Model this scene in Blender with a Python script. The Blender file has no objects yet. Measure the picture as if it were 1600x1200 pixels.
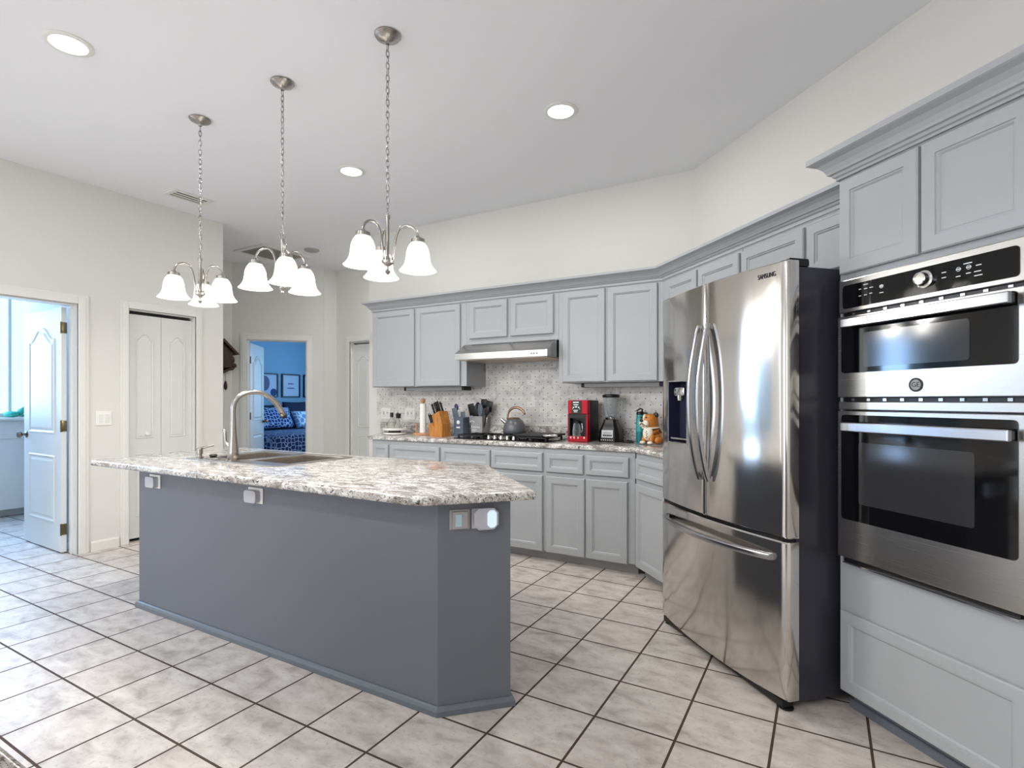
import bpy, bmesh, math, random
from mathutils import Vector, Matrix
random.seed(7)
scene = bpy.context.scene
COL = scene.collection
PI = math.pi
S2 = math.sqrt(0.5)

# ---------------------------------------------------------------- camera, world, exposure
F_PX, HORIZON, EYE, YAW = 846.0, 625.0, 1.265, 30.0
cam_data = bpy.data.cameras.new('camera')
cam_data.sensor_width = 36.0
cam_data.lens = F_PX / 1600.0 * 36.0
cam_data.shift_y = (HORIZON - 600.0) / 1600.0
cam_data.clip_start = 0.02
cam = bpy.data.objects.new('camera', cam_data)
cam.location = (0, 0, EYE)
cam.rotation_euler = (math.radians(90), 0, math.radians(YAW))
COL.objects.link(cam)
scene.camera = cam
scene.view_settings.view_transform = 'Standard'
scene.view_settings.look = 'None'
scene.view_settings.gamma = 1.0
scene.view_settings.use_curve_mapping = False
scene.view_settings.exposure = 0.2
try:
    scene.cycles.use_denoising = True
    scene.cycles.max_bounces = 10
    scene.cycles.diffuse_bounces = 6
    scene.cycles.sample_clamp_indirect = 6.0
    scene.cycles.caustics_reflective = False
    scene.cycles.caustics_refractive = False
except Exception:
    pass
world = bpy.data.worlds.new('World')
scene.world = world
world.use_nodes = True
bg = world.node_tree.nodes['Background']
bg.inputs[0].default_value = (0.80, 0.90, 1.0, 1)
bg.inputs[1].default_value = 2.0

CAN_W, PEND_W = 12.0, 7.6

def area(name, loc, rot, sx, sy, power, color=(1, 1, 1), shape='RECTANGLE', spread=None):
    l = bpy.data.lights.new(name, 'AREA')
    l.shape = shape; l.size = sx
    if shape in ('RECTANGLE', 'ELLIPSE'): l.size_y = sy
    l.energy = power; l.color = color
    if spread: l.spread = math.radians(spread)
    o = bpy.data.objects.new(name, l); o.location = loc; o.rotation_euler = rot
    COL.objects.link(o)
    return o
R90 = PI / 2
# daylight entering through the window openings (rear, left and laundry walls); the bedroom lamp has no window
area('daylight_rear_window', (-2.2, -4.45, 1.35), (-R90, 0, PI), 3.4, 2.1, 62, (0.93, 0.97, 1.0))
area('daylight_patio_door', (-5.24, -2.0, 1.2), (0, -R90, 0), 2.1, 1.4, 9, (0.90, 0.96, 1.0))
area('daylight_sidelight', (-5.24, 0.62, 1.22), (0, -R90, 0), 2.1, 0.38, 4.5, (0.92, 0.97, 1.0))
area('daylight_laundry_window', (-7.68, 1.80, 1.75), (0, -R90, 0), 1.2, 0.6, 70, (0.36, 0.60, 1.0))
area('bedroom_blue_fill', (-7.6, 8.2, 1.6), (-R90, 0, 0), 2.0, 1.4, 44, (0.34, 0.64, 1.0))  # added bluish fill for the bedroom, solid wall behind it

# ---------------------------------------------------------------- materials
def lin(c):
    c = c / 255.0
    return c / 12.92 if c <= 0.04045 else ((c + 0.055) / 1.055) ** 2.4
def rgb(r, g, b): return (lin(r), lin(g), lin(b), 1)

def new_mat(name):
    m = bpy.data.materials.new(name); m.use_nodes = True
    nt = m.node_tree
    return m, nt, nt.nodes['Principled BSDF']

def mat(name, col, rough=0.5, metal=0.0, emit=None, emit_s=0.0, trans=0.0, ior=1.45, coat=0.0, noise=0.0, nscale=8.0, bump=0.0, bscale=200.0, alpha=1.0, spec=0.5):
    m, nt, b = new_mat(name)
    b.inputs['Base Color'].default_value = col
    b.inputs['Roughness'].default_value = rough
    b.inputs['Metallic'].default_value = metal
    b.inputs['IOR'].default_value = ior
    b.inputs['Specular IOR Level'].default_value = spec
    b.inputs['Transmission Weight'].default_value = trans
    b.inputs['Coat Weight'].default_value = coat
    b.inputs['Alpha'].default_value = alpha
    if emit:
        b.inputs['Emission Color'].default_value = emit
        b.inputs['Emission Strength'].default_value = emit_s
    tc = nt.nodes.new('ShaderNodeTexCoord')
    if noise > 0:
        n = nt.nodes.new('ShaderNodeTexNoise'); n.inputs['Scale'].default_value = nscale; n.inputs['Detail'].default_value = 4
        nt.links.new(tc.outputs['Object'], n.inputs['Vector'])
        mx = nt.nodes.new('ShaderNodeMix'); mx.data_type = 'RGBA'
        mx.inputs[6].default_value = tuple(c * (1 - noise) for c in col[:3]) + (1,)
        mx.inputs[7].default_value = tuple(min(1, c * (1 + noise)) for c in col[:3]) + (1,)
        nt.links.new(n.outputs[0], mx.inputs[0]); nt.links.new(mx.outputs[2], b.inputs['Base Color'])
    if bump > 0:
        n2 = nt.nodes.new('ShaderNodeTexNoise'); n2.inputs['Scale'].default_value = bscale; n2.inputs['Detail'].default_value = 2
        nt.links.new(tc.outputs['Object'], n2.inputs['Vector'])
        bp = nt.nodes.new('ShaderNodeBump'); bp.inputs['Strength'].default_value = bump; bp.inputs['Distance'].default_value = 0.002
        nt.links.new(n2.outputs[0], bp.inputs['Height']); nt.links.new(bp.outputs[0], b.inputs['Normal'])
    return m

class NT:
    """small helper for math chains"""
    def __init__(self, nt): self.nt = nt
    def m(self, op, a, b=None, c=None):
        n = self.nt.nodes.new('ShaderNodeMath'); n.operation = op
        for i, v in enumerate((a, b, c)):
            if v is None: continue
            if isinstance(v, (int, float)): n.inputs[i].default_value = v
            else: self.nt.links.new(v, n.inputs[i])
        return n.outputs[0]
    def mix(self, f, a, b):
        n = self.nt.nodes.new('ShaderNodeMix'); n.data_type = 'RGBA'
        for i, v in ((0, f), (6, a), (7, b)):
            if isinstance(v, (int, float)): n.inputs[i].default_value = v
            elif isinstance(v, tuple): n.inputs[i].default_value = v
            else: self.nt.links.new(v, n.inputs[i])
        return n.outputs[2]
    def ramp(self, f, stops):
        n = self.nt.nodes.new('ShaderNodeValToRGB'); e = n.color_ramp.elements
        while len(e) < len(stops): e.new(0.5)
        for i, (p, c) in enumerate(stops):
            e[i].position = p; e[i].color = c
        self.nt.links.new(f, n.inputs[0]); return n.outputs[0]
    def noise(self, vec, scale, detail=3, rough=0.5, dist=0.0):
        n = self.nt.nodes.new('ShaderNodeTexNoise')
        n.inputs['Scale'].default_value = scale; n.inputs['Detail'].default_value = detail
        n.inputs['Roughness'].default_value = rough; n.inputs['Distortion'].default_value = dist
        self.nt.links.new(vec, n.inputs['Vector']); return n.outputs[0]
    def comb(self, x, y, z=0.0):
        n = self.nt.nodes.new('ShaderNodeCombineXYZ')
        for i, v in enumerate((x, y, z)):
            if isinstance(v, (int, float)): n.inputs[i].default_value = v
            else: self.nt.links.new(v, n.inputs[i])
        return n.outputs[0]
    def white(self, vec):
        n = self.nt.nodes.new('ShaderNodeTexWhiteNoise'); n.noise_dimensions = '3D'
        self.nt.links.new(vec, n.inputs['Vector']); return n.outputs[0]
    def sep(self, vec):
        n = self.nt.nodes.new('ShaderNodeSeparateXYZ'); self.nt.links.new(vec, n.inputs[0]); return n.outputs
    def mapping(self, vec, scale=(1, 1, 1), rot=(0, 0, 0)):
        n = self.nt.nodes.new('ShaderNodeMapping'); n.inputs['Scale'].default_value = scale; n.inputs['Rotation'].default_value = rot
        self.nt.links.new(vec, n.inputs['Vector']); return n.outputs[0]

def tile_floor_mat():
    m, nt, b = new_mat('floor_tile')
    N = NT(nt)
    pos = nt.nodes.new('ShaderNodeNewGeometry').outputs['Position']
    x, y, _ = N.sep(pos)
    px, py = 0.3145, 0.3105
    u = N.m('DIVIDE', N.m('ADD', x, 1.111), px); v = N.m('DIVIDE', N.m('SUBTRACT', y, 1.4205), py)
    fu, fv = N.m('FRACT', u), N.m('FRACT', v)
    du = N.m('MINIMUM', fu, N.m('SUBTRACT', 1.0, fu)); dv = N.m('MINIMUM', fv, N.m('SUBTRACT', 1.0, fv))
    d = N.m('MINIMUM', du, dv)
    grout = N.m('LESS_THAN', d, 0.0155)
    cell = N.white(N.comb(N.m('FLOOR', u), N.m('FLOOR', v)))
    off = nt.nodes.new('ShaderNodeVectorMath'); off.operation = 'ADD'
    nt.links.new(pos, off.inputs[0]); nt.links.new(N.comb(N.m('MULTIPLY', cell, 37.0), N.m('MULTIPLY', cell, 91.0)), off.inputs[1])
    n1 = N.noise(N.mapping(off.outputs[0], (1, 1.8, 1)), 7.0, 6, 0.62, 0.4)
    n2 = N.noise(off.outputs[0], 42.0, 4, 0.6)
    col = N.ramp(n1, [(0.30, rgb(160, 150, 143)), (0.47, rgb(198, 190, 183)), (0.68, rgb(220, 214, 207))])
    col = N.mix(N.m('MULTIPLY', N.m('GREATER_THAN', n2, 0.60), 0.28), col, rgb(150, 136, 128))
    tint = N.mix(N.m('MULTIPLY', cell, 0.25), col, rgb(208, 192, 186))
    out = N.mix(grout, tint, rgb(68, 53, 43))
    nt.links.new(out, b.inputs['Base Color'])
    nt.links.new(N.m('ADD', N.m('MULTIPLY', grout, 0.45), 0.42), b.inputs['Roughness'])
    bp = nt.nodes.new('ShaderNodeBump'); bp.inputs['Strength'].default_value = 0.25; bp.inputs['Distance'].default_value = 0.002
    h = N.m('ADD', N.m('MULTIPLY', n1, 0.25), N.m('SMOOTH_MIN', N.m('MULTIPLY', d, 18.0), 0.5, 0.2))
    nt.links.new(h, bp.inputs['Height']); nt.links.new(bp.outputs[0], b.inputs['Normal'])
    return m

def granite_mat():
    m, nt, b = new_mat('granite')
    N = NT(nt)
    tc = nt.nodes.new('ShaderNodeTexCoord').outputs['Object']
    big = N.noise(N.mapping(tc, (0.55, 1.3, 1.0), (0, 0, 0.25)), 20.0, 5, 0.6, 0.8)
    mid = N.noise(N.mapping(tc, (0.7, 1.25, 1.0), (0, 0, 0.25)), 62.0, 5, 0.65, 0.6)
    fine = N.noise(tc, 150.0, 3, 0.6)
    col = N.ramp(big, [(0.36, rgb(138, 130, 125)), (0.48, rgb(192, 187, 182)), (0.60, rgb(230, 228, 224))])
    col = N.mix(N.m('MULTIPLY', N.m('GREATER_THAN', mid, 0.555), 0.75), col, rgb(128, 118, 112))
    col = N.mix(N.m('MULTIPLY', N.m('LESS_THAN', mid, 0.415), 0.9), col, rgb(46, 42, 44))
    col = N.mix(N.m('MULTIPLY', N.m('GREATER_THAN', fine, 0.63), 0.7), col, rgb(70, 62, 60))
    col = N.mix(N.m('MULTIPLY', N.m('LESS_THAN', fine, 0.36), 0.5), col, rgb(246, 245, 242))
    nt.links.new(col, b.inputs['Base Color'])
    b.inputs['Roughness'].default_value = 0.13
    return m

def backsplash_mat():
    m, nt, b = new_mat('basketweave_marble')
    N = NT(nt)
    tc = nt.nodes.new('ShaderNodeTexCoord').outputs['Object']
    x, y, z = N.sep(tc)
    w, h = 0.084, 0.05
    r = N.m('DIVIDE', z, h); row = N.m('FLOOR', r)
    u = N.m('ADD', N.m('DIVIDE', x, w), N.m('MULTIPLY', row, 0.5))
    cu = N.m('FLOOR', u)
    fu = N.m('FRACT', u); fr = N.m('FRACT', r)
    du = N.m('MULTIPLY', N.m('SUBTRACT', fu, 0.5), w); dr = N.m('MULTIPLY', N.m('SUBTRACT', fr, 0.5), h)
    rect = N.m('MAXIMUM', N.m('ABSOLUTE', du), N.m('ABSOLUTE', dr))
    dot = N.m('LESS_THAN', rect, 0.0048)
    cell = N.white(N.comb(cu, row, 3.0))
    e = N.m('MINIMUM', N.m('SUBTRACT', w / 2, N.m('ABSOLUTE', du)), N.m('SUBTRACT', h / 2, N.m('ABSOLUTE', dr)))
    joint = N.m('LESS_THAN', e, 0.0012)
    vein = N.noise(tc, 9.0, 6, 0.6, 1.2)
    col = N.ramp(cell, [(0.0, rgb(204, 200, 198)), (0.45, rgb(218, 214, 210)), (1.0, rgb(230, 226, 222))])
    col = N.mix(N.m('MULTIPLY', N.m('LESS_THAN', vein, 0.42), 0.4), col, rgb(160, 158, 158))
    col = N.mix(N.m('MULTIPLY', joint, 0.35), col, rgb(170, 166, 162))
    col = N.mix(N.m('MULTIPLY', dot, 0.85), col, rgb(52, 52, 54))
    nt.links.new(col, b.inputs['Base Color']); b.inputs['Roughness'].default_value = 0.28
    return m

def brushed_mat(name, col, rough=0.2, along='x', amount=0.06, aniso=0.0, arot=0.0, warp=0.0):
    m, nt, b = new_mat(name)
    N = NT(nt)
    tc = nt.nodes.new('ShaderNodeTexCoord').outputs['Object']
    sc = (2, 2, 400) if along == 'x' else (400, 400, 2)
    n = N.noise(N.mapping(tc, sc), 1.0, 2)
    b.inputs['Base Color'].default_value = col; b.inputs['Metallic'].default_value = 1.0
    nt.links.new(N.m('ADD', N.m('MULTIPLY', n, amount), rough - amount / 2), b.inputs['Roughness'])
    if warp:
        wn = N.noise(N.mapping(tc, (5.0, 1.0, 1.6)), 1.0, 1)
        bp = nt.nodes.new('ShaderNodeBump'); bp.inputs['Strength'].default_value = warp; bp.inputs['Distance'].default_value = 0.05
        nt.links.new(wn, bp.inputs['Height']); nt.links.new(bp.outputs[0], b.inputs['Normal'])
    if aniso:
        b.inputs['Anisotropic'].default_value = aniso; b.inputs['Anisotropic Rotation'].default_value = arot
        tg = nt.nodes.new('ShaderNodeTangent'); tg.direction_type = 'RADIAL'; tg.axis = 'Z'
        nt.links.new(tg.outputs[0], b.inputs['Tangent'])
    return m

def lattice_mat(name, dark, light, sc):
    m, nt, b = new_mat(name)
    N = NT(nt)
    tc = nt.nodes.new('ShaderNodeTexCoord').outputs['Object']
    vo = nt.nodes.new('ShaderNodeTexVoronoi'); vo.feature = 'DISTANCE_TO_EDGE'
    vo.inputs['Scale'].default_value = sc; vo.inputs['Randomness'].default_value = 0.55
    nt.links.new(tc, vo.inputs['Vector'])
    f = N.m('LESS_THAN', vo.outputs['Distance'], 0.085)
    nt.links.new(N.mix(f, dark, light), b.inputs['Base Color']); b.inputs['Roughness'].default_value = 0.9
    return m

def wood_mat(name, c1, c2, sc=6.0, rough=0.4):
    m, nt, b = new_mat(name)
    N = NT(nt)
    tc = nt.nodes.new('ShaderNodeTexCoord').outputs['Object']
    n = N.noise(N.mapping(tc, (14, 14, 1.5)), sc, 5, 0.6, 0.5)
    nt.links.new(N.ramp(n, [(0.3, c1), (0.7, c2)]), b.inputs['Base Color']); b.inputs['Roughness'].default_value = rough
    return m

M = {}
M['wall'] = mat('wall_paint', rgb(221, 219, 214), 0.85, bump=0.08, bscale=260)
M['ceiling'] = mat('ceiling_paint', rgb(236, 237, 241), 0.9, bump=0.06, bscale=200)
M['trim'] = mat('trim_paint', rgb(226, 225, 220), 0.42)
M['door'] = mat('door_paint', rgb(218, 219, 216), 0.45)
M['floor'] = tile_floor_mat()
M['granite'] = granite_mat()
M['splash'] = backsplash_mat()
M['cab'] = mat('cabinet_paint', rgb(169, 172, 175), 0.38, noise=0.02, nscale=3)
M['cabdark'] = mat('cabinet_gap', rgb(40, 41, 44), 0.7)
M['island'] = mat('island_paint', rgb(110, 114, 123), 0.55, bump=0.12, bscale=420)
M['shoe'] = mat('island_shoe_paint', rgb(106, 113, 122), 0.4)
M['steel'] = brushed_mat('stainless_fridge', (0.66, 0.635, 0.605, 1), 0.12, 'z', 0.04, 0.6, 0.25, 0.10)
M['steelov'] = brushed_mat('stainless_oven', (0.50, 0.48, 0.455, 1), 0.26, 'x', 0.08)
M['hood'] = brushed_mat('stainless_hood', (0.42, 0.41, 0.395, 1), 0.26, 'x', 0.08)
M['sink'] = brushed_mat('stainless_sink', (0.50, 0.46, 0.42, 1), 0.28, 'x', 0.08)
M['nickel'] = mat('brushed_nickel', (0.38, 0.355, 0.325, 1), 0.24, 1.0)
M['chrome'] = mat('chrome', (0.75, 0.74, 0.72, 1), 0.1, 1.0)
M['handle'] = brushed_mat('handle_steel', (0.46, 0.46, 0.48, 1), 0.2, 'z', 0.05)
M['fridge_side'] = mat('fridge_side_paint', rgb(60, 60, 70), 0.3, 0.2)
M['black'] = mat('black_plastic', rgb(20, 20, 22), 0.35)
M['blackgloss'] = mat('black_glass', rgb(12, 12, 14), 0.05, spec=0.45)
M['ovenwin'] = mat('oven_window_screen', rgb(48, 48, 50), 0.1, spec=0.5)
M['iron'] = mat('cast_iron', rgb(26, 26, 28), 0.5)
M['dispdark'] = mat('dispenser_well', rgb(34, 36, 58), 0.3)
def frosted():
    m, nt, b = new_mat('frosted_shade')
    b.inputs['Base Color'].default_value = rgb(250, 250, 248); b.inputs['Roughness'].default_value = 0.4
    b.inputs['Emission Color'].default_value = (1.0, 0.985, 0.96, 1); b.inputs['Emission Strength'].default_value = 0.8
    tr = nt.nodes.new('ShaderNodeBsdfTransparent'); mx = nt.nodes.new('ShaderNodeMixShader'); mx.inputs[0].default_value = 0.32
    nt.links.new(b.outputs[0], mx.inputs[1]); nt.links.new(tr.outputs[0], mx.inputs[2])
    nt.links.new(mx.outputs[0], nt.nodes['Material Output'].inputs[0])
    return m
M['shade'] = frosted()
M['lens'] = mat('downlight_lens', rgb(255, 255, 255), 0.5, emit=(1, 0.99, 0.97, 1), emit_s=9.0)
M['white'] = mat('white_plastic', rgb(236, 235, 231), 0.4)
M['plate'] = mat('outlet_plate', rgb(184, 184, 192), 0.4)
M['plate2'] = mat('outlet_plate_beige', rgb(164, 160, 158), 0.45)
M['nightlens'] = mat('night_light_lens', rgb(150, 175, 185), 0.3, emit=(0.55, 0.75, 0.8, 1), emit_s=0.12)  # small emission brightens the lens of the unlit night light
M['nightlit'] = mat('night_light_lit', rgb(230, 240, 255), 0.3, emit=(0.45, 0.70, 1.0, 1), emit_s=0.42)
M['brass'] = mat('aged_brass', rgb(120, 108, 82), 0.35, 0.9)
M['bronze'] = mat('knob_metal', rgb(130, 118, 110), 0.25, 1.0)
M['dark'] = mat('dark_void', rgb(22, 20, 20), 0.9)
M['grille'] = mat('grille_grey', rgb(168, 165, 160), 0.7)
M['bedwall'] = mat('bedroom_wall_blue', rgb(150, 186, 208), 0.85)  # one even pale blue on the bedroom walls
M['windowlit'] = mat('sheer_window', rgb(225, 245, 250), 0.6, emit=(0.52, 0.90, 1.0, 1), emit_s=0.95)
M['glass'] = mat('clear_glass', (1, 1, 1, 1), 0.03, trans=1.0, ior=1.45)
M['navy'] = mat('navy_fabric', rgb(42, 48, 72), 0.9)
M['head'] = mat('headboard_fabric', rgb(46, 52, 66), 0.85)
M['quilt'] = lattice_mat('quilt_lattice', rgb(40, 56, 100), rgb(170, 186, 214), 15)
M['sham'] = lattice_mat('sham_lattice', rgb(34, 58, 116), rgb(186, 206, 236), 15)
M['sham2'] = lattice_mat('light_pillow_lattice', rgb(120, 160, 200), rgb(225, 236, 245), 12.0)
M['paper'] = mat('art_paper', rgb(206, 216, 230), 0.8)
M['artgrey'] = mat('art_grey', rgb(112, 116, 140), 0.8)
M['artblue'] = mat('art_blue', rgb(52, 84, 130), 0.8)
M['frame'] = mat('black_frame', rgb(26, 24, 30), 0.4)
M['clock'] = wood_mat('carved_dark_wood', rgb(38, 22, 18), rgb(72, 40, 30), 3.0, 0.45)
M['teal'] = mat('teal_plastic', rgb(70, 178, 160), 0.4)
M['red'] = mat('red_metallic_plastic', rgb(176, 22, 40), 0.25, 0.35)
def thin_glass(name, col, clear):
    m, nt, b = new_mat(name)
    b.inputs['Base Color'].default_value = col; b.inputs['Roughness'].default_value = 0.04
    b.inputs['Specular IOR Level'].default_value = 0.9
    tr = nt.nodes.new('ShaderNodeBsdfTransparent'); tr.inputs[0].default_value = (0.93, 0.95, 0.95, 1)
    fr = nt.nodes.new('ShaderNodeLayerWeight'); fr.inputs[0].default_value = 0.35
    N = NT(nt); f = N.m('MULTIPLY', N.m('SUBTRACT', 1.0, fr.outputs[1]), clear)
    mx = nt.nodes.new('ShaderNodeMixShader'); nt.links.new(f, mx.inputs[0])
    nt.links.new(b.outputs[0], mx.inputs[1]); nt.links.new(tr.outputs[0], mx.inputs[2])
    nt.links.new(mx.outputs[0], nt.nodes['Material Output'].inputs[0])
    return m
M['clearjar'] = thin_glass('jar_glass', rgb(205, 212, 216), 0.96)
M['bottle'] = mat('teal_bottle', rgb(58, 152, 158), 0.3)
M['bottledark'] = mat('teal_bottle_lower', rgb(34, 118, 130), 0.3)
M['dogtan'] = mat('tan_ceramic', rgb(190, 118, 44), 0.3, noise=0.15, nscale=18)
M['dogwhite'] = mat('cream_ceramic', rgb(236, 226, 208), 0.3)
M['dogblack'] = mat('dark_ceramic', rgb(36, 28, 26), 0.3)
M['kettle'] = mat('grey_enamel', rgb(92, 94, 98), 0.28)
M['copper'] = mat('pale_copper', rgb(172, 140, 112), 0.3, 0.8)
M['kblock'] = wood_mat('honey_wood', rgb(158, 96, 36), rgb(200, 138, 66), 4.0, 0.4)
M['bamboo'] = wood_mat('bamboo', rgb(176, 126, 84), rgb(206, 160, 116), 4.0, 0.5)
M['papertowel'] = mat('paper_towel', rgb(238, 238, 234), 0.95)
M['crock'] = mat('grey_tin', rgb(150, 151, 150), 0.5, noise=0.08, nscale=20)
M['tin'] = mat('blue_grey_tin', rgb(84, 94, 112), 0.5)
M['silgrey'] = mat('grey_silicone', rgb(92, 106, 118), 0.5)
M['utblack'] = mat('black_nylon', rgb(24, 25, 28), 0.45)
M['purple'] = mat('purple_plastic', rgb(56, 44, 104), 0.4)
M['oil'] = thin_glass('oil_glass', rgb(190, 188, 178), 0.75)
M['greyplastic'] = mat('grey_valance', rgb(176, 177, 178), 0.5)
M['ink'] = mat('ink', rgb(30, 30, 32), 0.5)
M['whiteink'] = mat('white_print', rgb(225, 228, 230), 0.5)

# ---------------------------------------------------------------- mesh helpers
class MB:
    def __init__(self): self.bm = bmesh.new()
    def _v(self, co): return self.bm.verts.new(co)
    def face(self, cos):
        try: return self.bm.faces.new([self._v(c) for c in cos])
        except ValueError: return None
    def box(self, x0, x1, y0, y1, z0, z1, bev=0.0, seg=2, mtx=None):
        t = bmesh.new()
        bmesh.ops.create_cube(t, size=1.0)
        for v in t.verts:
            v.co = Vector(((x0 + x1) / 2 + v.co.x * (x1 - x0), (y0 + y1) / 2 + v.co.y * (y1 - y0), (z0 + z1) / 2 + v.co.z * (z1 - z0)))
        if bev > 0:
            bmesh.ops.bevel(t, geom=list(t.edges), offset=bev, segments=seg, affect='EDGES', profile=0.5)
        self.merge(t, mtx); return self
    def merge(self, t, mtx=None):
        if mtx is not None: t.transform(mtx)
        me = bpy.data.meshes.new('tmp'); t.to_mesh(me); t.free()
        self.bm.from_mesh(me); bpy.data.meshes.remove(me)
    def lathe(self, prof, n=32, c=(0, 0, 0), mtx=None, cap=True):
        """prof: list of (r, z) revolved about z"""
        t = bmesh.new(); rings = []
        for r, z in prof:
            if r <= 1e-6: rings.append([t.verts.new((0, 0, z))])
            else: rings.append([t.verts.new((r * math.cos(2 * PI * k / n), r * math.sin(2 * PI * k / n), z)) for k in range(n)])
        for a, b in zip(rings, rings[1:]):
            for k in range(n):
                k2 = (k + 1) % n
                if len(a) == 1 and len(b) == 1: continue
                if len(a) == 1: t.faces.new((a[0], b[k2], b[k]))
                elif len(b) == 1: t.faces.new((a[k], a[k2], b[0]))
                else: t.faces.new((a[k], a[k2], b[k2], b[k]))
        if cap:
            if len(rings[0]) > 1: t.faces.new(list(reversed(rings[0])))
            if len(rings[-1]) > 1: t.faces.new(rings[-1])
        mm = Matrix.Translation(Vector(c))
        if mtx is not None: mm = mm @ mtx
        self.merge(t, mm); return self
    def cyl(self, p0, p1, r, n=20, r2=None):
        p0, p1 = Vector(p0), Vector(p1); d = p1 - p0
        q = Vector((0, 0, 1)).rotation_difference(d).to_matrix().to_4x4()
        return self.lathe([(r, 0), (r if r2 is None else r2, d.length)], n, p0, q)
    def tube(self, pts, r, n=10, closed=False, up=None, flat=1.0):
        """round (or flattened) tube through pts; r may be a list"""
        pts = [Vector(p) for p in pts]; t = bmesh.new(); rings = []; L = len(pts); prev = None
        for i, p in enumerate(pts):
            a = pts[(i - 1) % L] if (closed or i > 0) else p
            b = pts[(i + 1) % L] if (closed or i < L - 1) else p
            d = (b - a).normalized()
            if up is not None: nrm = (Vector(up) - d * d.dot(Vector(up))).normalized()
            elif prev is None:
                w = Vector((0, 0, 1)) if abs(d.z) < 0.9 else Vector((1, 0, 0))
                nrm = (w - d * d.dot(w)).normalized()
            else: nrm = (prev - d * d.dot(prev)).normalized()
            prev = nrm; bi = d.cross(nrm)
            rr = r[i] if isinstance(r, (list, tuple)) else r
            rings.append([t.verts.new(p + nrm * (rr * math.cos(2 * PI * k / n)) + bi * (rr * flat * math.sin(2 * PI * k / n))) for k in range(n)])
        pairs = list(zip(rings, rings[1:])) + ([(rings[-1], rings[0])] if closed else [])
        for a, b in pairs:
            for k in range(n):
                t.faces.new((a[k], a[(k + 1) % n], b[(k + 1) % n], b[k]))
        if not closed:
            t.faces.new(list(reversed(rings[0]))); t.faces.new(rings[-1])
        self.merge(t); return self
    def sphere(self, c, rx, ry=None, rz=None, seg=20, ring=12, mtx=None):
        t = bmesh.new(); bmesh.ops.create_uvsphere(t, u_segments=seg, v_segments=ring, radius=1.0)
        mm = Matrix.Translation(Vector(c))
        if mtx is not None: mm = mm @ mtx
        mm = mm @ Matrix.Diagonal((rx, ry or rx, rz or rx, 1))
        self.merge(t, mm); return self
    def prism(self, poly, z0, z1, mtx=None):
        t = bmesh.new()
        lo = [t.verts.new((x, y, z0)) for x, y in poly]; hi = [t.verts.new((x, y, z1)) for x, y in poly]
        n = len(poly)
        for k in range(n): t.faces.new((lo[k], lo[(k + 1) % n], hi[(k + 1) % n], hi[k]))
        t.faces.new(list(reversed(lo))); t.faces.new(hi)
        self.merge(t, mtx); return self
    def rings(self, polys, cap0=True, cap1=True):
        """connect successive closed loops of equal length"""
        rs = [[self._v(p) for p in poly] for poly in polys]
        n = len(rs[0])
        for a, b in zip(rs, rs[1:]):
            for k in range(n): self.bm.faces.new((a[k], a[(k + 1) % n], b[(k + 1) % n], b[k]))
        if cap0: self.bm.faces.new(list(reversed(rs[0])))
        if cap1: self.bm.faces.new(rs[-1])
        return self
    def sweep(self, path, prof, side=1):
        """sweep profile (out, z) along a horizontal open polyline with mitred corners; side=+1: out is to the right of travel"""
        P = [Vector((p[0], p[1])) for p in path]; outs = []
        def nr(a, b):
            d = (b - a).normalized(); return Vector((d.y, -d.x)) * side
        for i in range(len(P)):
            if i == 0: o = nr(P[0], P[1])
            elif i == len(P) - 1: o = nr(P[-2], P[-1])
            else:
                n1, n2 = nr(P[i - 1], P[i]), nr(P[i], P[i + 1]); o = n1 + n2; o /= max(0.2, o.dot(n1))
            outs.append(o)
        rs = [[self._v((P[i].x + outs[i].x * a, P[i].y + outs[i].y * a, z)) for a, z in prof] for i in range(len(P))]
        n = len(prof)
        for a, b in zip(rs, rs[1:]):
            for k in range(n): self.bm.faces.new((a[k], a[(k + 1) % n], b[(k + 1) % n], b[k]))
        self.bm.faces.new(list(reversed(rs[0]))); self.bm.faces.new(rs[-1])
        return self
    def build(self, name, m, parent=None, smooth=None, loc=None, rot=None):
        bmesh.ops.recalc_face_normals(self.bm, faces=list(self.bm.faces))
        if smooth is not None:
            for f in self.bm.faces: f.smooth = True
        me = bpy.data.meshes.new(name); self.bm.to_mesh(me); self.bm.free()
        me.materials.append(m)
        o = bpy.data.objects.new(name, me); COL.objects.link(o)
        if smooth is not None and smooth < 180:
            me.set_sharp_from_angle(angle=math.radians(smooth))
        if parent: o.parent = parent
        if loc: o.location = loc
        if rot: o.rotation_euler = rot
        return o

def offset_poly(poly, d):
    """inset a CCW polygon by d"""
    P = [Vector(p) for p in poly]; out = []; n = len(P)
    for i in range(n):
        a, b, c = P[i - 1], P[i], P[(i + 1) % n]
        d1, d2 = (b - a).normalized(), (c - b).normalized()
        n1, n2 = Vector((-d1.y, d1.x)), Vector((-d2.y, d2.x))
        o = n1 + n2; o /= max(0.25, o.dot(n1))
        out.append((b.x + o.x * d, b.y + o.y * d))
    return out

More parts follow.
